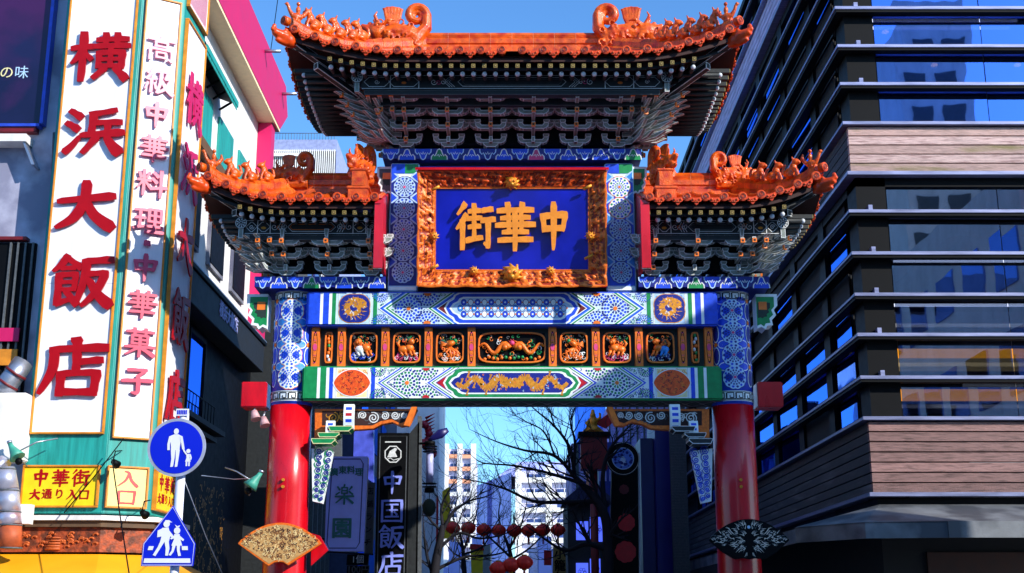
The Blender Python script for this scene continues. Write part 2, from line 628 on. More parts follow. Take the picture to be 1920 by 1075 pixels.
def glyph(ch, fn, w, h, depth, m, name, parent, bold=1.0, mside=None):
    """fn(a,b,d): local metres to place; brush-written character standing proud of its board"""
    mb = MB()
    for i, st in enumerate(G[ch]):
        pts = [((a-.5)*w, (b-.5)*h) for a, b in stroke_outline(st, bold)]
        mb.prism(pts, fn, 0.0, depth+i*.0006, m, mside)
    return mb.build(name, parent)


def fontmesh(text, fn, size, depth, m, name, parent, bold=.0, sx=1.0, vertical=False):
    c = bpy.data.curves.new('t', 'FONT')
    c.body = text if not vertical else '\n'.join(text)
    c.size = 1.0
    c.space_line = 1.15
    c.align_x = 'CENTER'
    c.align_y = 'CENTER'
    c.resolution_u = 3
    o = bpy.data.objects.new('t', c)
    COL.objects.link(o)
    dg = bpy.context.evaluated_depsgraph_get()
    me = bpy.data.meshes.new_from_object(o.evaluated_get(dg))
    bpy.data.objects.remove(o)
    bm = bmesh.new()
    bm.from_mesh(me)
    bmesh.ops.remove_doubles(bm, verts=bm.verts, dist=1e-4)
    bm.to_mesh(me)
    bm.free()
    vs = [v.co.copy() for v in me.vertices]
    fs = [list(p.vertices) for p in me.polygons]
    es = {}
    for f in fs:
        for i in range(len(f)):
            e = (f[i], f[(i+1) % len(f)])
            es[e] = 1
    rim = [e for e in es if (e[1], e[0]) not in es]
    mb = MB()
    offs = [(0, 0)] if bold == 0 else [(bold*cos(k*pi/3), bold*sin(k*pi/3)) for k in range(6)]+[(0, 0)]
    for q, (dx, dy) in enumerate(offs):
        d = depth+q*.0006
        top = [fn((v.x+dx)*size*sx, (v.y+dy)*size, d) for v in vs]
        mb.add(top, fs, m)
        bot = [fn((v.x+dx)*size*sx, (v.y+dy)*size, 0) for v in vs]
        n = len(vs)
        mb.add(top+bot, [(a, b, b+n, a+n) for a, b in rim], m)
    me2 = bpy.data.meshes.new(name)
    me2.from_pydata(mb.v, [], mb.f)
    me2.materials.append(m)
    return put(me2, name, parent)

# ================================================================== THE GATE
gate = thing('chinatown_gate', 'ornate painted Chinese gateway with red pillars and three orange tiled roofs spanning the street', 'gate', (0, 25, 0))
PX = 4.345      # pillar centre
PR = .405


def cyl(cx, cy, r, back=False):
    return lambda a, b, h=0: (cx+(r+h)*sin(a/r), cy-(r+h)*cos(a/r), b)


# --- pillars
for s in (-1, 1):
    mb = MB()
    n = 40
    zs = [.45, 2, 4, 5.62]
    mb.tube([(s*PX*1.0, 25, z) for z in zs], [PR*1.04, PR*1.03, PR*1.01, PR], RED, n)
    pil = mb.build('pillar', gate)
    mb = MB()
    mb.tube([(s*PX, 25, z) for z in (5.6, 7.9)], PR*1.005, BLUE, n)
    pil2 = mb.build('painted_sleeve', pil)
    mb = MB()
    mb.tube([(s*PX, 25, z) for z in (0, .12, .13, .3, .42, .46)], [.7, .7, .58, .64, .54, .47], STONE, 32)
    mb.build('pillar_base', pil)
    pt = Paint(cyl(s*PX, 25, PR*1.005))
    C = 2*pi*PR
    for zz in (5.66, 7.66):       # key bands
        pt.rect(-C*.42, C*.42, zz, zz+.2, WHITE, 1, 30)
        pt.rect(-C*.42, C*.42, zz+.012, zz+.022, BLK, 2, 30)
        pt.rect(-C*.42, C*.42, zz+.178, zz+.188, BLK, 2, 30)
        a = -C*.42
        while a < C*.4:
            for seg in ([(0, .04), (0, .16)], [(0, .16), (.13, .16)], [(.13, .16), (.13, .06)], [(.13, .06), (.06, .06)], [(.06, .06), (.06, .11)],
                        [(0, .04), (.17, .04)], [(.17, .04), (.17, .16)]):
                (x0, y0), (x1, y1) = seg
                pt.line([(a+x0, zz+y0), (a+(x0+x1)/2, zz+(y0+y1)/2), (a+x1, zz+y1)], .016, BLK, 3)
            a += .18
    for k in range(4):
        zc = 6.12+.445*k
        for q in (-1, 0, 1):
            sh = 2 if (s < 0) else 1
            pt.rosette(q*.72, zc, .235, sh)
            for e in (-1, 1):
                pt.disc(q*.72+e*.36, zc+.22, .045, ORANGE, 5, 8)
                pt.disc(q*.72+e*.36, zc, .085, BLUE if s < 0 else BLUED, 4, 12, sc=(.8, 1.9))
                pt.disc(q*.72+e*.36, zc, .1, WHITE, 3, 12, sc=(.82, 1.85))
                pt.disc(q*.72+e*.2, zc+.22, .11, WHITE, 1, 12, sc=(1.1, .8))
                pt.disc(q*.72+e*.2, zc+.22, .095, CYAN if s < 0 else BLUE, 2, 12, sc=(1.1, .75))
    pt.build('painted_pattern', pil2)
    mb = MB()
    for k in range(2):
        mb.tube([(s*PX+.02*s, 24.6, 4.0+k*.13), (s*PX+.02*s, 24.54, 4.0+k*.13)], .03, GOLD, 8)
    mb.build('bolt', pil)


# --- dragons etc. as flat gilded ornament
def dragon2d(pt, a, b, w, h, m, k, flip=1, coils=2, th=.16):
    pts = []
    n = 26*coils//2+10
    for i in range(n+1):
        t = i/n
        pts.append((a+flip*(-w/2+w*t), b+h*.3*sin(t*coils*2*pi)*(1-.25*t), h*th*(1.25-.9*abs(t-.25))))
    for i in range(n):
        p, q = pts[i], pts[i+1]
        t = Vector((q[0]-p[0], q[1]-p[1])).normalized()
        nn = Vector((-t.y, t.x))
        pt.poly([(p[0]+nn.x*p[2], p[1]+nn.y*p[2]), (q[0]+nn.x*q[2], q[1]+nn.y*q[2]), (q[0]-nn.x*q[2], q[1]-nn.y*q[2]), (p[0]-nn.x*p[2], p[1]-nn.y*p[2])], m, k)
        if i % 2 == 0:
            sp = p[2]*1.45
            pt.poly([(p[0], p[1]), (q[0], q[1]), (p[0]+nn.x*sp, p[1]+nn.y*sp)], m, k)
            pt.poly([(p[0], p[1]), (q[0], q[1]), (q[0]-nn.x*sp, q[1]-nn.y*sp)], m, k)
    # head, legs
    hx, hy = pts[0][0], pts[0][1]
    pt.disc(hx, hy, h*.2, m, k, 10, lobes=7, amp=.5)
    for t in (.25, .45, .7, .85):
        p = pts[int(n*t)]
        for e in (-1, 1):
            q = (p[0]+e*h*.12, p[1]-e*h*.32)
            pt.line([(p[0], p[1]), (p[0]+e*h*.2, p[1]-e*h*.15), q], h*.09, m, k)
            for c in (-.6, 0, .6):
                pt.line([q, (q[0]+h*.12*sin(c), q[1]-e*h*.12*cos(c))], h*.035, m, k)


def roundel_dragon(pt, a, b, r, m, k, dark):
    for q in range(36):
        w = q/36*2*pi*1.25+.5
        rr = r*(.72-.5*(q/36))
        R2 = r*.19*(1.1-.6*q/36)
        pt.disc(a+rr*cos(w), b+rr*.85*sin(w), R2, m, k, 8, lobes=5, amp=.35)
    for q in range(16):
        w = 2*pi*q/16
        pt.line([(a+r*.6*cos(w), b+r*.6*sin(w)), (a+r*.96*cos(w+.15), b+r*.9*sin(w+.15))], r*.1, m, k, True)
    rnd = random.Random(3)
    for q in range(46):
        w = rnd.uniform(0, 6.28)
        rr = r*sqrt(rnd.random())*.8
        pt.ring(a+rr*cos(w), b+rr*sin(w), r*.035, r*.07, dark if q % 3 else WHITE, k+1, 6, w, w+3.6)


def chevrons(pt, a, b0, b1, sgn, cols, wd, k=2):
    """stripe stack <<< pointing towards -sgn; a = tip of the outermost"""
    bc = (b0+b1)/2
    h = (b1-b0)/2
    off = 0
    for c, w in zip(cols, wd):
        for t in (1, -1):
            pt.poly([(a+sgn*off, bc), (a+sgn*(off+w), bc), (a+sgn*(off+w+h*1.0), bc+t*h), (a+sgn*(off+h*1.0), bc+t*h)], c, k)
        off += w
    return off


def beam_paint(pt, x1, z0, z1, kind):
    """half pattern mirrored; x1 half-length"""
    zc, h = (z0+z1)/2, (z1-z0)
    F, S_, EDGE = (BLUE, GREEN, CYAN) if kind == 0 else (GREEN, BLUE, GREEN)
    pt.rect(-x1, x1, z0, z1, WHITE if kind else mat('shaded_beam_ground', '#cde6f6', .5), 0)  # upper beam: pale blue of its shade put into the ground colour
    for s in (-1, 1):
        R = lambda a0, a1, b0, b1, m, k=1: pt.rect(min(s*a0, s*a1), max(s*a0, s*a1), b0, b1, m, k)
        # end field, stripes, medallion box
        R(3.72, x1, z0, z1, F)
        for (p, q, c) in ((3.9, 3.84, WHITE), (3.72, 3.66, WHITE), (3.66, 3.58, S_), (2.82, 2.74, S_), (3.53, 3.51, GREY), (2.89, 2.87, GREY)):
            R(q, p, z0, z1, c, 2)
        R(2.9, 3.5, z0+.02, z1-.02, PALE if kind == 0 else CREAM, 1)
        cx = s*3.2
        # fine scroll ground
        rnd = random.Random(5)
        for q in range(34):
            aa, bb = cx+rnd.uniform(-.28, .28), zc+rnd.uniform(-.5, .5)*h*.86
            pt.ring(aa, bb, .018, .03, CYAN if kind == 0 else ORANGE, 2, 7, rnd.uniform(0, 6), rnd.uniform(7, 10))
        if kind == 0:
            pt.disc(cx, zc, .315, GOLD, 3, 30, lobes=4, amp=.14, sc=(1, .92))
            pt.disc(cx, zc, .3, BLUED, 4, 30, lobes=4, amp=.14, sc=(1, .92))
            roundel_dragon(pt, cx, zc, .28, GOLD, 5, BLUED)
        else:
            le = lambda r: [(cx+r*cos(w)*1.15, zc+r*(abs(sin(w))**1.35)*(.82 if sin(w) > 0 else -.82)) for w in [2*pi*i/40 for i in range(40)]]
            pt.poly(le(.335), WHITE, 3)
            pt.poly(le(.315), GOLDR, 4)
            for q in range(60):
                w = rnd.uniform(0, 6.28)
                rr = .3*sqrt(rnd.random())
                aa, bb = rr*cos(w)*1.0, rr*sin(w)*.72
                if abs(aa)/.34+abs(bb)/.28 > 1: continue
                w0 = rnd.uniform(0, 6)
                pt.ring(cx+aa, zc+bb, .014, .026, REDD if q % 2 else ORANGE, 5, 7, w0, w0+4.2)
        # mosaic field between chevrons
        for (rx, rz, rr) in ((2.1, 0, .43*h), (1.72, -.5*h, .4*h), (1.72, .5*h, .4*h), (2.68, -.46*h, .26*h), (2.68, .46*h, .26*h), (2.3, .5*h, .2*h), (2.3, -.5*h, .2*h)):
            X, Z = s*rx, zc+rz
            for (r0, r1, n, m, f) in ((.2, .4, 9, GREEN if kind else BLUED, .62), (.47, .64, 13, BLUED if kind else BLUE, .66), (.71, .85, 18, GREEN if kind else BLUE, .66), (.91, 1.03, 24, BLUED, .66)):
                for i in range(n):
                    c = 2*pi*(i+.5*(n % 3))/n
                    hh = pi/n*f
                    ps = [(X+rr*r*cos(c+d), Z+rr*r*sin(c+d)) for r, d in ((r0, -hh*.8), (r1, -hh), (r1*1.03, 0), (r1, hh), (r0, hh*.8))]
                    if all(z0 < p[1] < z1 for p in ps): pt.poly(ps, m, 2)
            if abs(rz) < .1:
                pt.disc(X, Z, rr*.16, ORANGE, 3, 10)
            elif rr > .35*h:
                t = 1 if rz < 0 else -1
                zb_ = z0+.006 if rz < 0 else z1-.006
                pt.poly([(X+rr*.3*cos(w), zb_+t*rr*.24*sin(w)) for w in [pi*i/8 for i in range(9)]], ORANGE if kind == 0 else REDM, 3)
        for q in range(190):     # curls
            aa = rnd.uniform(1.2, 2.72)
            bb = zc+rnd.uniform(-.46, .46)*h
            if sqrt((aa-2.1)**2+(bb-zc)**2) < .46*h or sqrt((aa-1.72)**2+(abs(bb-zc)-.5*h)**2) < .42*h: continue
            w0 = rnd.uniform(0, 6)
            pt.ring(s*aa, bb, .014, .027, [GREEN, BLUE, BLUED][q % 3], 2, 6, w0, w0+4)
        if kind == 0:
            cols = [WHITE, GREEN, WHITE, CYAN, BLUE, WHITE]
        else:
            cols = [WHITE, BLUE, WHITE, GREEN, WHITE, BLUED]
        wd = [.03, .05, .03, .035, .055, .025]
        arm = .45
        for av, cc in ((2.72, cols[::-1] if kind == 0 else cols), (1.73, cols)):
            off = 0
            for c, w in zip(cc, wd):
                a = av-off
                for t in (1, -1):
                    pt.poly([(s*a, zc), (s*(a-w), zc), (s*(a-w-arm), zc+t*(h/2-.002)), (s*(a-arm), zc+t*(h/2-.002))], c, 4)
                off += w
        for t in (1, -1):       # red wedge against the cartouche
            pt.poly([(s*1.505, zc), (s*(1.505-arm), zc+t*(h/2-.002)), (s*.9, zc+t*(h/2-.002)), (s*.95, zc)], REDM if kind else REDD, 3)
    # centre cartouche (lobed long hexagon)
    def cart(w, hh):
        r = []
        for s in (1, -1):
            seq = [(w-.28, 1), (w-.2, .86), (w-.16, .6), (w-.07, .42), (w, 0)]
            seq = seq if s > 0 else seq[::-1]
            for x, y in seq: r.append((x, s*y*hh))
        r2 = [(-x, y) for x, y in r][::-1]
        return [(x, zc+y) for x, y in r+r2]
    E0 = BLUE if kind == 0 else GREEN
    for (w, hh, m, k) in ((1.38, .5, WHITE, 4), (1.34, .47, E0, 5), (1.27, .37, WHITE, 6), (1.22, .325, BLUED if kind else PALE, 7)):
        pt.poly(cart(w, hh*h), m, k)
    if kind == 0:
        rows = 3
        for r in range(rows):
            for c in range(-8, 9):
                x = c*.14+(.07 if r % 2 else 0)
                z = zc+(r-1)*h*.19
                if abs(x) > 1.1-.05*abs(r-1): continue
                pt.disc(x, z, .062, BLUED, 8, 12, sc=(.95, 1.15))
                pt.disc(x, z, .05, (CYAN if (r+c) % 2 else PALE) if abs(r-1) < 1 else (BLUE if c % 2 else WHITE), 9, 12, sc=(.95, 1.15))
                pt.disc(x, z, .02, WHITE, 10, 6)
                pt.disc(x+.07, z, .018, ORANGE, 10, 6)
    else:
        for s in (1, -1):
            dragon2d(pt, s*.62, zc, .98, h*.66, GOLD, 8, s, 2, .15)
        pt.disc(0, zc, .07, GOLD, 8, 12, lobes=8, amp=.5)
        rnd = random.Random(8)
        for q in range(60):
            aa, bb = rnd.uniform(-1.05, 1.05), zc+rnd.uniform(-.28, .28)*h
            pt.ring(aa, bb, .01, .02, PALE if q % 2 else ORANGE, 9, 6, rnd.uniform(0, 3), rnd.uniform(4, 6))


# --- beams
ZU0, ZU1, ZL0, ZL1 = 7.14, 7.83, 5.66, 6.33
mb = MB(); mb.box(-4.06, 4.06, 24.54, 25.4, ZU0, ZU1, BLUE)
ub = mb.build('upper_beam', gate, bevel=.03)
pt = Paint(mapflat((0, 24.54, 0), (.97, 0, 0), (0, 0, 1), (0, -1, 0)), .0022)
beam_paint(pt, 4.14, ZU0+.03, ZU1-.03, 0)
pt.build('painted_pattern', ub)
mb = MB(); mb.box(-4.08, 4.08, 24.52, 25.42, ZL0, ZL1, GREEN)
lb = mb.build('lower_beam', gate, bevel=.035)
pt = Paint(mapflat((0, 24.52, 0), (.97, 0, 0), (0, 0, 1), (0, -1, 0)), .0022)
beam_paint(pt, 4.14, ZL0+.035, ZL1-.035, 1)
pt.build('painted_pattern', lb)
# underside pattern
pt = Paint(mapflat((0, 25, ZL0), (1, 0, 0), (0, 1, 0), (0, 0, -1)), .0022)
pt.rect(-4.1, 4.1, -.38, .38, GREYD, 1)
for i in range(24):
    x = -3.9+i*.34
    for w in (.0, .1, .2):
        pt.line([(x-.17+w*.5, 0), (x, .3-w), (x+.17-w*.5, 0), (x, -.3+w), (x-.17+w*.5, 0)], .02, [GREY, GREEND, GREEN][int(w*10)], 2)
pt.build('painted_soffit', lb)

# --- relief band between the beams
ZB0, ZB1 = ZL1, ZU0
mb = MB(); mb.box(-3.98, 3.98, 24.82, 25.2, ZB0, ZB1, GREEND)
band = mb.build('relief_band', gate)
xp = lambda px: XX(px, 650, 24.7)
posts = [591, 640, 722, 803, 884]
posts = [xp(p) for p in posts]
posts = posts+[-p for p in posts[::-1]]
mb = MB()
pmesh = None
for x in posts:
    mb = MB()
    mb.box(-.078, .078, 24.68, 24.9, ZB0+.002, ZB1-.002, ORANGE)
    p = mb.build('band_post', band, Matrix.Translation((x, 0, 0)), bevel=.008)
    pt = Paint(mapflat((x, 24.68, 0), (1, 0, 0), (0, 0, 1), (0, -1, 0)))
    zc = (ZB0+ZB1)/2
    pt.disc(0, zc, .05, BLK, 1, 14, sc=(1, 6.6))
    pt.disc(0, zc, .042, GOLDO, 2, 14, sc=(1, 6.8))
    pt.disc(0, zc, .042, PINK, 4, 10, sc=(1, 1.7))
    for q in range(9):
        z = zc-.3+q*.075
        pt.ring(0, z, .016, .026, REDD if q % 2 else PINK, 3, 8, 0 if q % 2 else pi, pi if q % 2 else 2*pi)
    pt.build('post_ornament', band)


def relief(x, w, kind, seed):
    rnd = random.Random(seed)
    z0, z1 = ZB0+.13, ZB1-.11
    h = z1-z0
    zc = (z0+z1)/2
    rp = node('relief_panel', gate)
    mb = MB()      # orange frame with round corners
    fr = []
    for k in range(24):
        a = 2*pi*k/24
        c, s_ = cos(a), sin(a)
        q = 5
        fr.append((math.copysign(abs(c)**(2/q), c), math.copysign(abs(s_)**(2/q), s_)))
    for k in range(24):
        a, b = fr[k], fr[(k+1) % 24]
        def pp(u, o, y): return (x+u[0]*(w/2+o), y, zc+u[1]*(h/2+o))
        vs = [pp(a, 0, 24.80), pp(a, 0, 24.75), pp(a, .028, 24.75), pp(a, .034, 24.82), pp(b, 0, 24.80), pp(b, 0, 24.75), pp(b, .028, 24.75), pp(b, .034, 24.82)]
        mb.add(vs, [(0, 1, 5, 4), (1, 2, 6, 5), (2, 3, 7, 6)], ORANGE)
    mb.build('panel_frame', rp)
    mb = MB()
    mb.box(x-w/2-.01, x+w/2+.01, 24.80, 24.815, z0-.01, z1+.01, BLK)
    mb.build('panel_ground', rp)
    mb = MB()
    Y = 24.775
    pals = [GOLDO, ORANGE, GOLDR, GREEN, CYAN, PINK, GREY, BLUE]
    def wav(cx, cz, r, m, tr):
        a0 = rnd.uniform(0, 6)
        pts = [(cx+r*(1-.6*i/7)*cos(a0+i*.75), Y-.01+.006*sin(i), cz+r*(1-.6*i/7)*sin(a0+i*.75)) for i in range(8)]
        mb.tube(pts, [tr*(1-.1*i) for i in range(8)], m, 6)
    if kind == 'wide':
        for s in (-1, 1):
            pts = [(x+s*(.05+.5*t*w/1.1), Y-.02, zc-.02+.1*sin(t*9)) for t in [i/14 for i in range(15)]]
            mb.tube(pts, [.05*(1.2-.8*i/14) for i in range(15)], GOLDO, 8)
            mb.ball((x+s*.14, Y-.03, zc), .065, GOLDO)
        mb.ball((x, Y-.02, zc+.09), .05, PINK)
        for q in range(10):
            a = 2*pi*q/10
            mb.tube([(x+.05*cos(a), Y, zc+.09+.05*sin(a)), (x+.09*cos(a), Y, zc+.09+.09*sin(a))], [.014, .004], REDM, 5)
        for q in range(40):
            mm = rnd.choice([GREEN, GREYD, GOLDO, GREY, ORANGE, GREEN])
            wav(x+rnd.uniform(-.45, .45)*w, zc+rnd.uniform(-.4, .4)*h, rnd.uniform(.03, .06), mm, .012)
        for q in range(14):
            mb.ball((x+(q-6.5)/14*w*.9, Y-.005, z0+.05+rnd.uniform(0, .05)), .035, rnd.choice([GOLDO, ORANGE, GREEN]), 8, 5)
    elif kind == 'slim':
        for q in range(8):
            mb.ball((x+rnd.uniform(-.02, .02), Y, z0+h*(q+.5)/8), .032, rnd.choice([GOLDO, GREEN, ORANGE, GREY]), 8, 5, (1, 1, 1.3))
        for q in range(4): wav(x, z0+h*(q+.7)/5, .03, GOLDO, .01)
    else:
        s = 1 if x < 0 else -1
        # a beast: haunch, body, chest, head, legs, tail
        bc = [GREY, GOLDO, GOLDO, CYAN][kind]
        if kind == 2:   # phoenix with long tail
            mb.ball((x+s*.1, Y-.02, zc+.13), .045, GREEN)
            mb.tube([(x+s*.1, Y-.02, zc+.12), (x+s*.02, Y-.03, zc+.08), (x-s*.05, Y-.02, zc+.03)], [.03, .06, .04], GOLDO)
            for q in range(5):
                mb.tube([(x-s*.02, Y-.01, zc+.05), (x-s*.14, Y, zc+.1-q*.015), (x-s*.19, Y, zc+.13-q*.03)], [.02, .018, .008], ORANGE, 6)
            for q in range(4):
                mb.tube([(x, Y, zc), (x+s*.08*(q-1), Y, zc-.09), (x+s*(.03+.05*(q-1)), Y-.01, zc-.17), (x+s*.09*(q-1.5), Y, zc-.2)], [.03, .026, .022, .01], GOLDO, 6)
        else:
            mb.ball((x-s*.07, Y-.02, zc-.04), .085, bc, sc=(1.2, .7, .9))
            mb.ball((x+s*.05, Y-.03, zc-.01), .075, GOLDO if kind != 1 else ORANGE, sc=(1.2, .7, 1))
            mb.ball((x+s*.09*(1 if kind else -1), Y-.05, zc+.11), .062, GOLDO)
            mb.ball((x+s*.12*(1 if kind else -1), Y-.08, zc+.09), .03, ORANGE)
            for e in (-.12, -.04, .06, .13):
                mb.tube([(x+s*e, Y-.03, zc-.06), (x+s*(e+.02), Y-.03, zc-.13), (x+s*(e+.05), Y-.04, zc-.17)], [.032, .024, .022], GOLDO if e > 0 else bc, 7)
            mb.tube([(x-s*.14, Y-.01, zc), (x-s*.18, Y-.01, zc+.08), (x-s*.14, Y-.01, zc+.15)], [.02, .03, .012], ORANGE)
        for q in range(34):
            wav(x+rnd.uniform(-.42, .42)*w, z0+.04+rnd.uniform(0, .12), rnd.uniform(.03, .05), [BLUE, PINK, ORANGE, BLUED][kind] if q % 3 else WHITE, .009)
        for q in range(22):
            wav(x+rnd.uniform(-.42, .42)*w, z1-.04-rnd.uniform(0, .16), rnd.uniform(.025, .045), rnd.choice([GREYD, GREEN, GOLDO, GREEND, GREYD, ORANGE]), .011)
        for q in range(12):
            wav(x+rnd.uniform(-.3, .3)*w, zc+rnd.uniform(-.12, .14), rnd.uniform(.03, .05), rnd.choice([GOLDO, GOLDR, ORANGE]), .016)
    mb.build('carved_relief', rp)


for i, (a, b, kd) in enumerate(((591, 640, 'slim'), (640, 722, 0), (722, 803, 1), (803, 884, 2))):
    xa = (xp(a)+xp(b))/2
    w = (.1 if kd == 'slim' else .5)
    relief(xa, w, kd, i)
    relief(-xa, w, kd if kd != 0 else 3, i+20)
relief(0, 1.28, 'wide', 50)


# --- cloud-edged plates (one under each tier of brackets)
def cloud_strip(x0, x1, z0, z1, y0, y1, name, par, pitch=.42):
    mb = MB(); mb.box(x0, x1, y0, y1, z0+.06, z1, GREYD if x0 < -9 else BLUED)
    # scalloped lower lip
    n = max(1, round((x1-x0)/pitch))
    pw = (x1-x0)/n
    plate = mb.build(name, par)
    pt = Paint(mapflat((0, y0, 0), (1, 0, 0), (0, 0, 1), (0, -1, 0)))
    for i in range(n):
        c = x0+(i+.5)*pw
        up = i % 2 == 0
        zt, zb = z1-.01, z0+.03
        h = zt-zb
        if not up: f = lambda a, b: (c+a*pw, zb+b*h)
        else: f = lambda a, b: (c+a*pw, zt-b*h)
        fillm = [BLUE, GREEN, BLUED, PINK][(i*7) % 4] if (i*5) % 3 == 0 else BLUE
        sil = [(-.5, 0), (-.48, .3), (-.36, .5), (-.28, .34), (-.2, .55), (-.12, .9), (0, 1), (.12, .9), (.2, .55), (.28, .34), (.36, .5), (.48, .3), (.5, 0)]
        pt.poly([f(a, b) for a, b in sil], fillm, 1)
        pt.line([f(a, b) for a, b in sil], .022, GREY if not up else PALE, 3)
        pt.line([f(-.16, .35), f(-.06, .5), f(0, .25), f(.06, .5), f(.16, .35)], .014, WHITE, 3)
    pt.build('cloud_pattern', plate)
    return plate


cloud_strip(-2.62, 2.62, 10.53, 10.80, 24.46, 25.54, 'cloud_plate', gate, .33)
for s in (-1, 1):
    cloud_strip(min(s*5.08, s*2.5), max(s*5.08, s*2.5), 7.84, 8.11, 24.44, 25.56, 'cloud_plate', gate, .33)

# --- upper posts, top beam and backing between
for s in (-1, 1):
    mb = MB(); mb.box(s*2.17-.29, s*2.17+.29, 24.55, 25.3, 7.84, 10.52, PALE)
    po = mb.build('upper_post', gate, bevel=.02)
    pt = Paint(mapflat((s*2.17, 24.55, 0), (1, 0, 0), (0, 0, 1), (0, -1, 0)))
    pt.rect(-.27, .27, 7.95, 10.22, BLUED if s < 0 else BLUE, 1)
    pt.rect(-.27, .27, 7.86, 7.93, WHITE, 1)
    pt.rect(-.27, .27, 10.22, 10.28, WHITE, 2)
    pt.rect(-.27, .27, 10.3, 10.5, GREEN, 2)
    pt.rect(-.27, .0, 10.3, 10.5, BLUE, 3)
    for k in range(5):
        zc = 8.22+k*.447
        for e in (-1, 1):
            pt.disc(e*.27, zc+.22, .09, WHITE, 2, 14, w0=0) if False else None
            pt.poly([(e*.265, zc+.22+.13), (e*.265, zc+.22-.13), (e*.12, zc+.22-.03), (e*.12, zc+.22+.03)], PALE, 2)
            pt.poly([(e*.265, zc+.22+.1), (e*.265, zc+.22-.1), (e*.15, zc+.22)], BLUE if s < 0 else CYAN, 3)
        pt.rosette(0, zc, .222, 0 if (s > 0 and k >= 3) else 1)
    pt.build('painted_pattern', po)
mb = MB(); mb.box(-1.88, 1.88, 24.72, 25.25, 9.75, 10.52, BLUE)
tb = mb.build('top_beam', gate)
pt = Paint(mapflat((0, 24.72, 0), (1, 0, 0), (0, 0, 1), (0, -1, 0)))
z0, z1 = 10.0, 10.46
zc = (z0+z1)/2
pt.rect(-1.87, 1.87, z0, z1, PALE, 1)
for s in (-1, 1):
    for (a, b, m) in ((1.87, 1.74, BLUE), (1.74, 1.7, WHITE), (1.64, 1.6, BLUE)):
        pt.rect(min(s*a, s*b), max(s*a, s*b), z0, z1, m, 2)
    for st in (.72, 1.35):
        chevrons(pt, s*(st-.0), z0, z1, s, [WHITE, BLUE, WHITE, CYAN, BLUE, WHITE], [.03, .05, .03, .04, .04, .02], 3)
    pt.rosette(s*1.24, zc, .17, 1)
    dragon2d(pt, s*.34, zc, .5, .3, ORANGE, 6, s, 2)
pt.poly([(-.78, zc), (-.6, z1-.02), (.6, z1-.02), (.78, zc), (.6, z0+.02), (-.6, z0+.02)], BLUE, 4)
pt.poly([(-.7, zc), (-.56, z1-.06), (.56, z1-.06), (.7, zc), (.56, z0+.06), (-.56, z0+.06)], mat('lilac_paint', '#a9b0e0', .5), 5)
pt.build('painted_pattern', tb)
mb = MB(); mb.box(-1.88, 1.88, 24.85, 25.2, 7.84, 9.745, DARK)
mb.build('backing_board', gate)

# cloud-shaped beam ends outside the pillars and upper posts
def beam_end(x, z, s, y0, y1, hw, hh, fill):
    mb = MB()
    sil = [(0, hh), (hw, hh), (hw, hh*.35), (hw*.82, hh*.1), (hw*.92, -hh*.2), (hw*.7, -hh*.45), (hw*.74, -hh*.75), (hw*.48, -hh*.8), (hw*.38, -hh), (hw*.2, -hh*.85), (0, -hh*.95)]
    p = [(x+s*a, z+b) for a, b in sil]
    mb.xz(p, y0, y1, WHITE)
    e = mb.build('beam_end', gate)
    pt = Paint(mapflat((0, y0, 0), (1, 0, 0), (0, 0, 1), (0, -1, 0)))
    q = [(x+s*(a*.84), z+b*.84) for a, b in sil]
    pt.poly(q, fill, 1)
    pt.poly([(x+s*(a*.6+.02), z+b*.45+.02) for a, b in sil], GREEND, 2)
    pt.rect(x+s*hw*.3-.08, x+s*hw*.3+.08, z+hh*.1, z+hh*.55, ORANGE, 3)
    pt.build('painted_pattern', e)


beam_end(-4.86, 7.47, -1, 24.75, 25.15, .42, .36, GREEN)
beam_end(4.86, 7.47, 1, 24.75, 25.15, .42, .36, GREEN)
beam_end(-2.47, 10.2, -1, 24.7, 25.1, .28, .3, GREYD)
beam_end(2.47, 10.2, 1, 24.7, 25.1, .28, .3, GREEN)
for s in (-1, 1):     # red tenons of the lower beam
    mb = MB(); mb.box(min(s*4.8, s*5.3), max(s*4.8, s*5.3), 24.75, 25.25, 5.56, 6.06, RED)
    mb.build('tenon', gate, bevel=.02)

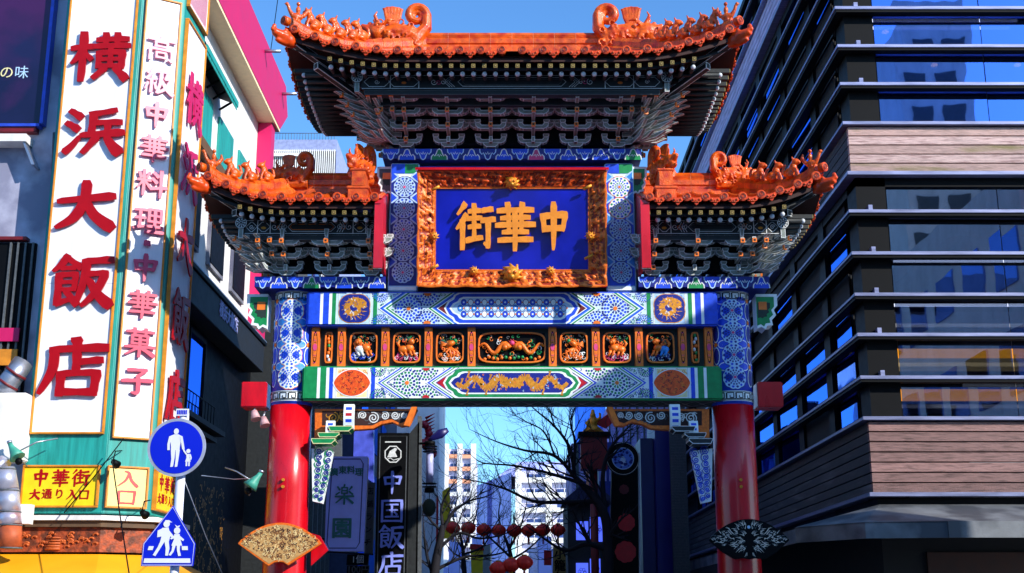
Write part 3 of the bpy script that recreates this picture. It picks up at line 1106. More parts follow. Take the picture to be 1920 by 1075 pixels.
# --- carved brackets under the lower beam
for s in (-1, 1):
    sp = node('beam_corbel', gate)
    f = lambda pts: [(s*(abs(XX(a, b, 24.8))), ZZ(b, 24.8)) for a, b in pts]
    outer = f([(590, 767), (783, 767), (768, 797), (752, 800), (735, 792), (715, 796), (700, 804), (672, 806), (640, 806), (590, 804)])
    mb = MB(); mb.xz(outer, 24.8, 25.0, GOLDO, ORANGE)
    mb.build('corbel_board', sp, bevel=.008)
    pt = Paint(mapflat((0, 24.8, 0), (1, 0, 0), (0, 0, 1), (0, -1, 0)))
    pt.poly(f([(604, 771), (772, 771), (762, 790), (750, 794), (735, 786), (714, 790), (698, 798), (604, 798)]), BROWN, 1)
    sgrey = GOLD if s < 0 else GREY
    for (a, b, r) in ((700, 784, 11), (722, 780, 8), (741, 779, 8), (625, 784, 11), (643, 781, 8), (757, 779, 6), (680, 779, 8)):
        x, z = s*abs(XX(a, b, 24.8)), ZZ(b, 24.8)
        pt.spiral(x, z, r*.0105, 2, .022, GREY if a > 660 else sgrey, 3, random.uniform(0, 6), s)
        for q in range(4):
            w = random.uniform(0, 6.28)
            pt.ring(x+r*.012*cos(w), z+r*.008*sin(w), .03, .045, GREYD if a > 660 else sgrey, 2, 8, w, w+3)
    pt.build('carved_scrollwork', sp)
    mb = MB(); mb.xz(f([(772, 765), (783, 765), (768, 802), (757, 800)]), 24.66, 24.8, ORANGE)
    mb.build('corbel_tip', sp, bevel=.008)
    mb = MB(); mb.xz(f([(590, 804), (640, 806), (628, 820), (590, 822)]), 24.78, 25.0, ORANGE)
    mb.build('corbel_block', sp, bevel=.008)
    # curved little columns with chequered paint
    for (a, y0, y1, wd) in ((654, 757, 803, .1), (619, 788, 826, .085)):
        x0 = s*abs(XX(a, y0, 24.5))
        za, zb = ZZ(y0, 24.5), ZZ(y1, 24.5)
        pts = [(x0+s*.0, 24.58-.06*sin(t*pi), za+(zb-za)*t) for t in [i/8 for i in range(9)]]
        mb = MB()
        for i in range(8):
            a_, b_ = pts[i], pts[i+1]
            m = [WHITE, BLUE if s > 0 or i % 4 < 2 else REDM][i % 2]
            mb.M = None
            for (q0, q1, mm) in ((-wd, -wd*.6, WHITE), (-wd*.6, wd*.6, m), (wd*.6, wd, WHITE)):
                vs = [(a_[0]+q0, a_[1], a_[2]), (a_[0]+q1, a_[1], a_[2]), (b_[0]+q1, b_[1], b_[2]), (b_[0]+q0, b_[1], b_[2])]
                vs += [(v[0], v[1]+.12, v[2]) for v in vs]
                mb.add(vs, [(0, 1, 2, 3), (7, 6, 5, 4), (0, 4, 5, 1), (1, 5, 6, 2), (2, 6, 7, 3), (3, 7, 4, 0)], mm)
        mb.build('curved_strut', sp)
    # stacked arms at their feet
    for (a0, a1, y0, y1) in ((620, 664, 803, 813), (600, 640, 815, 824), (588, 632, 826, 836)):
        p = f([(a0, y0), (a1, y0), (a1, y0+4), (a1-7, y1), (a0+3, y1), (a0, y0+4)])
        mb = MB(); mb.xz(p, 24.5, 24.95, GREEN if s < 0 else DARK)
        mb.build('corbel_arm', sp, edge=CREAM if s < 0 else GREY, edgew=.014)
    mb = MB(); mb.xz(f([(586, 824), (628, 824), (622, 832), (586, 834)]), 24.7, 24.98, REDD)
    mb.build('corbel_cushion', sp)
    # hanging wave board
    wv = f([(584, 841), (624, 846), (604, 944), (586, 940)])
    mb = MB(); mb.xz(wv, 24.8, 25.0, WHITE)
    mb.build('wave_board', sp)
    pt = Paint(mapflat((0, 24.8, 0), (1, 0, 0), (0, 0, 1), (0, -1, 0)))
    for r in range(8):
        yy = 846+r*12
        wmax = 38-r*2.9
        for q in range(2):
            a = 588+wmax*(.28+.5*q)
            x, z = s*abs(XX(a, yy+(5 if q else 0), 24.8)), ZZ(yy+(5 if q else 0), 24.8)
            pt.spiral(x, z, .062*(1-r*.045), 1.6, .02, BLUED if s < 0 else BLUE, 3, r+q*2, 1 if q else -1)
            pt.ring(x, z, .072*(1-r*.045), .085*(1-r*.045), GREEN if s < 0 else BLUED, 2, 10, r, r+3.6)
            pt.ring(x, z, .09*(1-r*.045), .1*(1-r*.045), GREEN if s < 0 else BLUE, 2, 10, r+1, r+4.0)
    pt.build('wave_pattern', sp)


# ------------------------------------------------------------------ bracket sets
def arm_poly(w, h):
    return [(-w, h), (-w, h*.55), (-w*.86, h*.18), (-w*.66, 0), (w*.66, 0), (w*.86, h*.18), (w, h*.55), (w, h), (w*.72, h), (w*.6, h*.62), (-w*.6, h*.62), (-w*.72, h)]


def mk(poly, y0, y1, name='m', fill=BRK, edge=GREY, ew=.0165):
    mb = MB(); mb.xz(poly, y0, y1, fill)
    return mb.mesh(name, edge=edge, edgew=ew)


arm_long = mk(arm_poly(.31, .14), -.06, .06, 'arm_long')
arm_wide = mk(arm_poly(.42, .13), -.06, .06, 'arm_wide')
blk = mk([(-.062, .075), (-.062, .04), (-.04, 0), (.04, 0), (.062, .04), (.062, .075)], -.065, .065, 'bearing', ew=.015)
tongue = mk([(-.035, .12), (-.035, 0), (.035, 0), (.035, .12)], -.2, .3, 'tongue', ew=.014)
mb = MB(); mb.box(-.042, .042, -.02, .02, -.042, .042, ORANGE)
mb.box(-.02, .02, -.024, -.018, -.02, .02, BROWN)
capm = mb.mesh('cap')
strip = mk([(-.045, .16), (-.03, 0), (.03, 0), (.045, .16)], -.04, .04, 'strip', ew=.018)
foot = mk([(-.15, .1), (-.15, .05), (-.09, 0), (.09, 0), (.15, .05), (.15, .1)], -.14, .14, 'foot', ew=.014)


def bracket_set(par, x, y, z, ang, tiers, dz, dy, half=0, caps=(0, 1, 2)):
    st = node('bracket_set', par)
    B = Matrix.Translation((x, y, z)) @ Matrix.Rotation(ang, 4, 'Z')
    T = lambda a, b, c: B @ Matrix.Translation((a, b, c))
    put(foot, 'bearing_block', st, T(0, 0, -.0))
    for k in range(tiers):
        zz = .09+k*dz
        yy = -dy*k
        put(arm_long, 'bracket_arm', st, T(0, yy-.05, zz))
        if k > 0:
            put(arm_wide, 'bracket_arm', st, T(0, yy+.12, zz+.07))
        put(tongue, 'bracket_tongue', st, T(0, yy-.05, zz-.02))
        for e in (-.265, .265):
            put(blk, 'bearing_block', st, T(e, yy-.05, zz+.13))
        if k > 0:
            for e in (-.39, .39): put(blk, 'bearing_block', st, T(e, yy+.12, zz+.19))
        if k in caps: put(capm, 'tongue_cap', st, T(0, yy-.27, zz+.03))
    put(strip, 'bracket_strut', st, T(0, -dy*tiers+.08, .09+tiers*dz-.07))
    return st


def corner_fan(par, x, y, z, s, tiers, dz, reach):
    """diagonal arms springing from the corner"""
    st = node('corner_bracket', par)
    for k in range(tiers):
        for a in (15, 32, 48, 64, 80):
            L = reach*(.45+.55*(k+1)/tiers)*(1.0 if a == 48 else .82)
            w = .035
            B = Matrix.Translation((x, y, z+.06+k*dz)) @ Matrix.Rotation(s*radians(a) if s > 0 else -radians(a), 4, 'Z')
            mb = MB()
            hh = .105
            # beak-shaped arm along local -y
            mb.prism([(.2, 0), (-L*.8, 0), (-L-.08, hh*.75), (-L*.97, hh), (-L*.7, hh*.8), (.2, hh)], lambda p, q, d: (d, p, q), -w, w, BRK)
            put(mb.mesh('beak', edge=GREY, edgew=.016), 'bracket_tongue', st, B)
            if (a == 48 and k > 1) or (a == 15 and k == 2):
                put(capm, 'tongue_cap', st, B @ Matrix.Translation((0, -L*.93, hh*.5)))
    return st


def half_roof(s, x0, x1, xr, Yf, Yb, zdisc, H, sweep, xsw, par, p):
    """roof from the inner end x0 to the hipped outer end x1; ridge runs to xr"""
    Yc = (Yf+Yb)/2
    D = (Yb-Yf)/2
    ze = zdisc+.06

    def sw(x, y):
        cx = max(0, min(1, (x-xsw)/(x1-xsw)))
        cy = max(0, min(1, (abs(y-Yc)-D*.28)/(D*.72)))
        return sweep*cx**1.85*cy**1.6

    def zf(x, y):
        d = min((D-abs(y-Yc))/D, (x1-x)/(x1-xr))
        d = max(0, min(1, d))
        return ze+H*d*(.72+.28*d)+sw(x, y)
    rf = node('tiled_roof', par)
    # --- deck (thin shell)
    mb = MB()
    NX, NY = 26, 24
    for off, m in ((-.0, ORD), (-.11, BROWN)):
        vs = [(s*(x0+(x1-x0)*i/NX), Yf+(Yb-Yf)*j/NY, zf(x0+(x1-x0)*i/NX, Yf+(Yb-Yf)*j/NY)+off) for i in range(NX+1) for j in range(NY+1)]
        mb.add(vs, [(i*(NY+1)+j, (i+1)*(NY+1)+j, (i+1)*(NY+1)+j+1, i*(NY+1)+j+1) for i in range(NX) for j in range(NY)], m, True)
    mb.build('roof_deck', rf)
    # --- tile rows
    pitch = p['pitch']
    nrow = int(round((x1-.1-p['first'])/pitch))+1
    dm, rm = p['disc'], p['drip']
    rows = [p['first']+i*pitch for i in range(nrow)]
    rows = [x for x in rows if x < x1-.12]
    for x in rows:
        yend = Yc-.1 if x < xr else Yf+D*(x1-x)/(x1-xr)-.12
        if yend < Yf+.15: yend = Yf+.15
        n = 6
        mb = MB()
        mb.tube([(s*x, Yf+(yend-Yf)*i/n, zf(x, Yf+(yend-Yf)*i/n)+.02) for i in range(n+1)], .075, OR, 8)
        mb.build('round_tile_row', rf)
        tilt = -atan2(sw(min(x1, x+.05), Yf)-sw(x-.05, Yf), .1)*s
        put(dm, 'tile_disc', rf, Matrix.Translation((s*x, Yf-.02, zf(x, Yf)+.02)) @ Matrix.Rotation(tilt, 4, 'Y'))
        xm = x+pitch/2
        if xm < x1-.06:
            put(rm, 'drip_tile', rf, Matrix.Translation((s*xm, Yf-.015, zf(xm, Yf)-.03)) @ Matrix.Rotation(tilt, 4, 'Y'))
    # side eave
    ny = int((Yb-Yf-.3)/pitch)
    for j in range(ny):
        y = Yf+.22+j*pitch
        n = 4
        xe = max(x1-(x1-xr)*min(1, (D-abs(y-Yc))/D)+.1, xr)
        mb = MB()
        mb.tube([(s*(x1-(x1-xe)*i/n), y, zf(x1-(x1-xe)*i/n, y)+.02) for i in range(n+1)], .075, OR, 8)
        mb.build('round_tile_row', rf)
        R = Matrix.Rotation(s*pi/2, 4, 'Z')
        put(dm, 'tile_disc', rf, Matrix.Translation((s*(x1+.02), y, zf(x1, y)+.02)) @ R)
        put(rm, 'drip_tile', rf, Matrix.Translation((s*(x1+.015), y+pitch/2, zf(x1, y+pitch/2)-.03)) @ R)
    # --- soffit rafters with pearl ends and square flying rafters
    dxr = p['rafter']
    k = 0
    x = x0+dxr*.5
    while x < x1-.75:
        lz = sw(x, Yf)*.72
        zr = zdisc-.285+lz
        zq = zdisc-.2+lz
        put(p['rf_round'], 'round_rafter', rf, Matrix.Translation((s*x, Yf+.3, zr)) @ Matrix.Rotation(.14, 4, 'X'))
        put(p['rf_square'], 'square_rafter', rf, Matrix.Translation((s*x, Yf+.1, zq)) @ Matrix.Rotation(.12, 4, 'X'))
        x += dxr
    y = Yf+.7
    while y < Yb-.5:
        lz = sw(x1, y)*.7
        R = Matrix.Rotation(s*pi/2, 4, 'Z')
        put(p['rf_round'], 'round_rafter', rf, Matrix.Translation((s*(x1-.3), y, zdisc-.28+lz)) @ R)
        put(p['rf_square'], 'square_rafter', rf, Matrix.Translation((s*(x1-.1), y, zdisc-.2+lz)) @ R)
        y += dxr
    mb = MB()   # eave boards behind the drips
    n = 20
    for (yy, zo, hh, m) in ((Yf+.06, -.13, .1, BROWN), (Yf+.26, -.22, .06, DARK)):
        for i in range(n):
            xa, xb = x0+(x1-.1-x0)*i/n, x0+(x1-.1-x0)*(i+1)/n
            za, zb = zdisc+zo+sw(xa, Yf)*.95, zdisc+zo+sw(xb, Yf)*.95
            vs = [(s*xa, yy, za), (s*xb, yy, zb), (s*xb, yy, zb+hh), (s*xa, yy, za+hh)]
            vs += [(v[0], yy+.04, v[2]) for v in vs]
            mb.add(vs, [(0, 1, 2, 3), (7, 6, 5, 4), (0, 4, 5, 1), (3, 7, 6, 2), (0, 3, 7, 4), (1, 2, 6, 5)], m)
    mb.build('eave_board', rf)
    # --- main ridge in courses
    zr = ze+H
    rh = p['ridge_h']
    seg = .42
    nseg = max(1, round((xr-x0)/seg))
    for i in range(nseg):
        xa, xb = x0+(xr-x0)*i/nseg+.004, x0+(xr-x0)*(i+1)/nseg-.004
        mb = MB()
        prof = [(-.16, -.14), (-.16, rh*.18), (-.1, rh*.24), (-.1, rh*.34), (-.13, rh*.4), (-.13, rh*.62), (-.09, rh*.7), (-.11, rh*.84), (-.06, rh), (.06, rh), (.11, rh*.84), (.1, rh*.4), (.16, rh*.18), (.16, -.14)]
        mb.prism(prof, lambda a, b, d: (s*d, Yc+a, zr+b), xa, xb, OR)
        mb.build('ridge_tile', rf)
    mb = MB()
    mb.prism([(a*.96, b*.985) for a, b in prof], lambda a, b, d: (s*d, Yc+a, zr+b), x0, xr, MORT)
    mb.build('ridge_core', rf)
    # --- hip ridge
    hp = []
    n = 14
    for i in range(n+1):
        t = i/n
        x, y = xr+(x1-xr-.1)*t, Yc-(D-.1)*t
        hp.append(Vector((s*x, y, zf(x, y))))
    for i in range(n):
        a, b = hp[i], hp[i+1]
        d = (b-a)
        nn = Vector((-d.y, d.x, 0)).normalized()*.085
        e = d*.012
        hh = .06+rh*(.75-.25*i/n)
        mb = MB()
        def sect(q): return [q-nn*1.4+Vector((0, 0, -.04)), q-nn*1.4+Vector((0, 0, hh*.3)), q-nn+Vector((0, 0, hh*.45)), q-nn+Vector((0, 0, hh*.75)),
                             q-nn*.5+Vector((0, 0, hh)), q+nn*.5+Vector((0, 0, hh)), q+nn+Vector((0, 0, hh*.75)), q+nn+Vector((0, 0, hh*.45)), q+nn*1.4+Vector((0, 0, hh*.3)), q+nn*1.4+Vector((0, 0, -.04))]
        vs = sect(a+e)+sect(b-e)
        k_ = 10
        mb.add(vs, [list(range(k_)), list(range(2*k_-1, k_-1, -1))]+[(j, j+k_, (j+1) % k_+k_, (j+1) % k_) for j in range(k_)], OR)
        mb.build('hip_ridge_tile', rf)
    # --- beasts on the hip
    dirz = atan2((hp[-1]-hp[0]).y, (hp[-1]-hp[0]).x)
    for t in p['beasts']:
        i = t*n
        a = hp[int(i)].lerp(hp[min(n, int(i)+1)], i-int(i))
        hh = .06+rh*(.75-.25*t)
        put(p['beast_mesh'] if t < .93 else p['rider_mesh'], 'roof_beast' if t < .93 else 'rider_figure', rf,
            Matrix.Translation(a+Vector((0, 0, hh-.02))) @ Matrix.Rotation(dirz+s*.25, 4, 'Z') @ Matrix.Scale(p['bscale']*(1 if t < .93 else .8), 4))
    # corner: dragon-head beam cap, tip tile, hip rafter
    c = Vector((s*x1, Yf, ze+sweep))
    put(dm, 'corner_disc', rf, Matrix.Translation(c+Vector((s*.02, -.02, .12))) @ Matrix.Rotation(s*radians(40), 4, 'Z') @ Matrix.Scale(1.05, 4))
    put(headm, 'corner_dragon_head', rf, Matrix.Translation(c+Vector((-s*.02, .02, -.26))) @ Matrix.Rotation(atan2(-1, s), 4, 'Z') @ Matrix.Scale(p['bscale']*1.05, 4))
    mb = MB()
    q0 = Vector((s*(x1-1.3), Yf+1.3*D/(x1-xr), zdisc-.34+sweep*.1))
    q1 = Vector((s*(x1-.16), Yf+.15, zdisc-.24+sweep*.92))
    d = (q1-q0)
    nn = Vector((-d.y, d.x, 0)).normalized()*.07
    for hh0, hh1 in ((0, .13), (-.15, -.02)):
        r0 = q0.copy() if hh0 == 0 else q0
        r1 = q1 if hh0 == 0 else q0.lerp(q1, .66)
        vs = [r+nn*e+Vector((0, 0, h)) for r in (r0, r1) for e, h in ((-1, hh0), (1, hh0), (1, hh1), (-1, hh1))]
        mb.add(vs, [(0, 1, 2, 3), (7, 6, 5, 4), (0, 4, 5, 1), (1, 5, 6, 2), (2, 6, 7, 3), (3, 7, 4, 0)], DARK)
    put(mb.mesh('hip_rafter', edge=GREY, edgew=.018), 'hip_rafter', rf)
    return zf, sw


# shared meshes of the roofs
mb = MB()
mb.tube([(0, 0, 0), (0, .1, 0)], .088, OR, 18)
mb.tube([(0, -.012, 0), (0, .0, 0)], .088, ORD, 18)
for r in (.066, .04, .018):
    pts = [(r*cos(2*pi*i/16), -.014, r*sin(2*pi*i/16)) for i in range(17)]
    mb.tube(pts, .009, REDD if r == .04 else OR, 5, False)
disc = mb.mesh('tile_disc')
mb = MB()
sil = [(-.13, .06), (-.12, 0), (-.085, -.05), (-.05, -.06), (-.03, -.1), (0, -.125), (.03, -.1), (.05, -.06), (.085, -.05), (.12, 0), (.13, .06), (.07, .035), (0, .025), (-.07, .035)]
mb.prism(sil, lambda a, b, d: (a, d-(.35*(-b) if b < 0 else 0)*.3, b), -.012, .03, ORD)
for q in (-.06, 0, .06):
    mb.ball((q, -.02, -.012-.03*(q == 0)), .024, OR, 8, 5)
    mb.ball((q*.5, -.03, -.06), .017, OR, 6, 4)
drip = mb.mesh('drip')
mb = MB()
mb.tube([(0, 0, 0), (0, 1.0, 0)], .045, DARK, 10)
mb.ball((0, -.01, 0), .05, mat('pearl_paint', '#c9cfd6', .25, coat=.5, var=.1), 12, 8)
rround = mb.mesh('round_rafter')
mb = MB()
mb.box(-.04, .04, 0, .8, -.04, .04, DARK)
mb.box(-.037, .037, -.012, 0, -.037, .037, mat('rafter_gold', '#94803e', .5))
mb.box(-.024, .024, -.015, -.011, -.024, .024, BROWN)
mb.box(-.014, .014, -.018, -.014, -.014, .014, mat('rafter_gold', '#a89044'))
rsq = mb.mesh('square_rafter')

beast = blob([('b', (-.06, 0, .09), .07, (1.1, .85, 1.1)), ('b', (.0, 0, .16), .055, (1, .85, 1.4)), ('b', (.04, 0, .235), .05, (1.15, .9, 1)),
              ('b', (.085, 0, .225), .028), ('t', [(.03, .035, .14), (.055, .038, .06), (.06, .038, 0)], [.024, .02, .022]),
              ('t', [(.03, -.035, .14), (.055, -.038, .06), (.06, -.038, 0)], [.024, .02, .022]), ('b', (-.03, .05, .035), .035, (1.5, .8, .9)),
              ('b', (-.03, -.05, .035), .035, (1.5, .8, .9)), ('t', [(.015, .03, .27), (.005, .045, .31)], [.016, .008]), ('t', [(.015, -.03, .27), (.005, -.045, .31)], [.016, .008]),
              ('t', [(-.12, 0, .05), (-.16, 0, .12), (-.14, 0, .2), (-.11, 0, .22)], [.022, .024, .022, .012]), ('b', (-.02, 0, .01), .05, (2.2, 1.1, .5))], OR, .009, 'beast', 1)
rider = blob([('b', (0, 0, .1), .07, (1.6, .8, .9)), ('t', [(.08, 0, .12), (.13, 0, .2), (.15, 0, .27)], [.04, .03, .03]), ('b', (.17, 0, .29), .032), ('t', [(.17, 0, .29), (.23, 0, .28)], [.016, .005]),
              ('t', [(-.1, 0, .12), (-.17, 0, .22), (-.15, 0, .3)], [.04, .035, .015]), ('b', (-.02, 0, .22), .045, (.9, .9, 1.5)), ('b', (-.02, 0, .33), .035), ('b', (0, 0, .02), .04, (2, 1, .8)),
              ('t', [(0, .03, .1), (.02, .04, 0)], [.02, .02]), ('t', [(0, -.03, .1), (.02, -.04, 0)], [.02, .02])], OR, .012, 'rider', 2)
headm = blob([('b', (-.06, 0, 0), .1, (1.3, .8, .9)), ('t', [(0, 0, .02), (.1, 0, .035), (.18, 0, .05)], [.085, .065, .045]), ('t', [(0, 0, -.04), (.09, 0, -.045), (.14, 0, -.035)], [.055, .04, .028]), ('b', (.19, 0, .075), .03), ('t', [(-.02, 0, .1), (-.1, 0, .15), (-.2, 0, .13)], [.04, .03, .01]),
              ('b', (.03, .05, .09), .028), ('b', (.03, -.05, .09), .028), ('t', [(-.04, .04, .08), (-.12, .07, .16), (-.18, .07, .17)], [.025, .018, .008]),
              ('t', [(-.04, -.04, .08), (-.12, -.07, .16), (-.18, -.07, .17)], [.025, .018, .008]), ('b', (.17, 0, .12), .03)], ORD, .014, 'dragon_head', 2)


def spir(cx, cz, r0, r1, turns, a0, n, sgn=1):
    return [(cx+(r0+(r1-r0)*i/n)*cos(a0+sgn*2*pi*turns*i/n), 0, cz+(r0+(r1-r0)*i/n)*sin(a0+sgn*2*pi*turns*i/n)) for i in range(n+1)]


# ridge-end dragon, facing +x, tail curling up at -x ; about 1 m long
tail = [(-.28, 0, .0), (-.36, 0, .25), (-.5, 0, .42)] + spir(-.32, .66, .19, .03, 1.6, pi*.95, 24, -1)
fan = []
for q in range(6):
    a = radians(64+q*10)
    fan.append(('t', [(.12, 0, .3), (.12+.3*cos(a), 0, .3+.32*sin(a)), (.12+.42*cos(a)*.9, 0, .3+.52*sin(a)), (.12+.46*cos(a), 0, .3+.5*sin(a))], [.045, .032, .034, .03]))
curls = []
rnd = random.Random(2)
for q in range(34):
    c = (rnd.uniform(-.45, .42), rnd.choice((-1, 1))*rnd.uniform(.16, .2), rnd.uniform(.0, .46))
    curls.append(('t', [(c[0]+.05*cos(k*.9), c[1], c[2]+.05*sin(k*.9)) for k in range(6)], .018))
chiwen = blob([('t', tail, [.15, .14, .12]+[.1-.0028*i for i in range(25)], 1.3),
               ('t', [(-.4, 0, .12), (-.2, 0, .24), (.06, 0, .27), (.3, 0, .2)], [.18, .22, .2, .16], 1.0),
               ('b', (.4, 0, .27), .2, (1.1, .85, .95)), ('t', [(.44, 0, .3), (.62, 0, .33), (.72, 0, .38)], [.12, .085, .05]), ('t', [(.44, 0, .14), (.6, 0, .12), (.68, 0, .15)], [.09, .06, .035]), ('t', [(.3, .1, .4), (.2, .16, .48), (.08, .16, .46)], [.05, .04, .012]), ('t', [(.3, -.1, .4), (.2, -.16, .48), (.08, -.16, .46)], [.05, .04, .012]), ('b', (.55, 0, .43), .045),
               ('t', [(.4, .08, .42), (.47, .1, .56), (.42, .1, .66)], [.045, .03, .012]), ('t', [(.4, -.08, .42), (.47, -.1, .56), (.42, -.1, .66)], [.045, .03, .012]),
               ('b', (.46, .1, .3), .035), ('b', (.46, -.1, .3), .035), ('t', [(-.45, 0, -.02), (.45, 0, -.02)], [.15, .15]),
               ('t', [(.2, .12, .1), (.3, .16, .02), (.4, .16, .0)], [.05, .04, .04]), ('t', [(.2, -.12, .1), (.3, -.16, .02), (.4, -.16, .0)], [.05, .04, .04])]+fan+curls, OR, .017, 'ridge_dragon', 1)

common = dict(disc=disc, drip=drip, rf_round=rround, rf_square=rsq, beast_mesh=beast, rider_mesh=rider)
ZD = 12.07
for s in (-1, 1):
    zf, sw = half_roof(s, 0.0, 4.39, 1.8, 22.7, 27.3, ZD, 1.02, .52, 2.2, gate,
                       dict(common, pitch=.4, first=.2, rafter=.213, ridge_h=.44, bscale=1.5, beasts=(.53, .6, .69, .78, .87, .965)))
    rf = node('ridge_ornament', gate)
    put(chiwen, 'ridge_dragon', rf, Matrix.Translation((s*2.38, 24.8, 13.2)) @ Matrix.Rotation(pi if s < 0 else 0, 4, 'Z') @ Matrix.Rotation(-s*.14 if s > 0 else .14, 4, 'Z') @ Matrix.Diagonal((1.12, 1.1, 1.12, 1)))
# main tier of brackets
purm = lambda x0, x1, z0, z1, y0, par: None


def purlin(x0, x1, y0, z0, z1, par):
    mb = MB()
    mb.box(x0, x1, y0, y0+.3, z0+.1, z1, DARK)
    pu = mb.build('decorated_purlin', par)
    mb = MB(); mb.box(x0+.05, x1-.05, y0+.02, y0+.2, z0, z0+.09, DARK)
    put(mb.mesh('lip', edge=GREYD, edgew=.012), 'purlin_lip', pu)
    pt = Paint(mapflat((0, y0, 0), (1, 0, 0), (0, 0, 1), (0, -1, 0)))
    zc = (z0+.1+z1)/2
    h = (z1-z0-.1)
    L = x1-x0
    xc = (x0+x1)/2
    pt.rect(x0, x1, z1-.025, z1-.012, GREY, 1)
    pt.rect(x0, x1, z0+.112, z0+.124, GREY, 1)
    def capsule(c, w, hh, m, k, lw=.012):
        n = 10
        pts = [(c+w/2*(1-.12*abs(t)/1)*1, zc+hh*t) for t in (-1, 0, 1)]
        out = [(c-w/2+hh, zc+hh), (c+w/2-hh, zc+hh), (c+w/2, zc), (c+w/2-hh, zc-hh), (c-w/2+hh, zc-hh), (c-w/2, zc)]
        pt.line(out, lw, m, k, closed=True)
    capsule(xc, L*.36, h*.3, GREY, 2)
    capsule(xc, L*.33, h*.18, ORANGE if L < 3.5 and xc < 0 else GREYD, 2)
    for e in (-1, 1):
        c = xc+e*L*.245
        for q in range(3):
            pt.spiral(c+(q-1)*.09, zc, .07, 1.3, .012, GREY if q != 1 else (PINK if L > 3 else ORANGE), 2, q, e)
        for q in (0, .05, .1):
            pt.line([(xc+e*(L*.19+q), zc+h*.35), (xc+e*(L*.21+q), zc), (xc+e*(L*.19+q), zc-h*.35)], .012, GREY, 2)
        c = xc+e*L*.36
        capsule(c, L*.1, h*.32, GREY, 2)
        pt.disc(c, zc-.02, .035, ORANGE if L > 3 else GOLD, 2, 8, sc=(1.5, .8))
        c = xc+e*L*.45
        capsule(c, L*.085, h*.32, GREY, 2)
        pt.spiral(c, zc, .05, 1.5, .012, GREY, 2, 0, e)
        for q in (.31, .405):
            pt.rect(xc+e*L*q-.008, xc+e*L*q+.008, z0+.11, z1-.02, GREY, 2)
    pt.build('painted_pattern', pu)
    return pu


def purlin_end(x, y, z, par):
    mb = MB(); mb.tube([(x, y, z), (x, y+.3, z)], .115, DARK, 20)
    e = mb.build('purlin_end', par)
    pt = Paint(mapflat((x, y, z), (1, 0, 0), (0, 0, 1), (0, -1, 0)))
    pt.ring(0, 0, .098, .112, GREY, 1)
    pt.petals(0, 0, .055, .09, 9, .6, GREY, 1)
    pt.petals(0, 0, .02, .05, 6, .6, GREY, 1)
    pt.build('painted_rosette', e)
    put(mk([(-.045, 0), (-.045, -.2), (.045, -.2), (.045, 0)], 0, .1, 'drop', ew=.014), 'purlin_drop', e, Matrix.Translation((x, y+.02, z-.1)))


purlin(-2.95, 2.95, 23.35, 11.52, 11.93, gate)
for s in (-1, 1): purlin_end(s*3.04, 23.3, 11.86, gate)
for x in (-2.15, -1.29, -.43, .43, 1.29, 2.15):
    bracket_set(gate, x, 24.6, 10.84, 0, 4, .195, .3, caps=(0, 1, 2) if abs(x) > 2 else (1, 2))
for s in (-1, 1):
    for j, (dx, t0) in enumerate(((.23, 2), (.46, 2), (.69, 3))):
        st = node('bracket_set', gate)
        for k in range(t0, 4):
            T = lambda a, b, c: Matrix.Translation((s*(2.15+dx)+a, 24.6-.3*k+b, 10.93+k*.195+c))
            put(tongue, 'bracket_tongue', st, T(0, -.05, 0)); put(capm, 'tongue_cap', st, T(0, -.27, .04))
            put(blk, 'bearing_block', st, T(0, -.05, .13))
        put(strip, 'bracket_strut', st, T(0, .0, .16))
    corner_fan(gate, s*2.45, 24.5, 10.84, s, 5, .17, 1.35)
    for y in (25.0, 25.8):
        bracket_set(gate, s*2.3, y, 10.84, s*pi/2, 4, .195, .26)
    mb = MB(); mb.box(min(s*2.9, s*3.12), max(s*2.9, s*3.12), 23.4, 26.6, 11.68, 11.9, DARK)
    mb.build('side_purlin', gate, edge=GREYD, edgew=.015)
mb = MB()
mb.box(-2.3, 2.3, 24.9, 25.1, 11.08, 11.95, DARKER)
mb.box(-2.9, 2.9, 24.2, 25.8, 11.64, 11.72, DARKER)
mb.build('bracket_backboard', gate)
mb = MB()
for i in range(7):
    mb.box(-2.7, 2.7, 23.75+.3*i*1.4, 23.87+.3*i*1.4, 11.45+.0*i, 11.6, DARK)
mb.build('tie_beams', gate, edge=GREYD, edgew=.012)

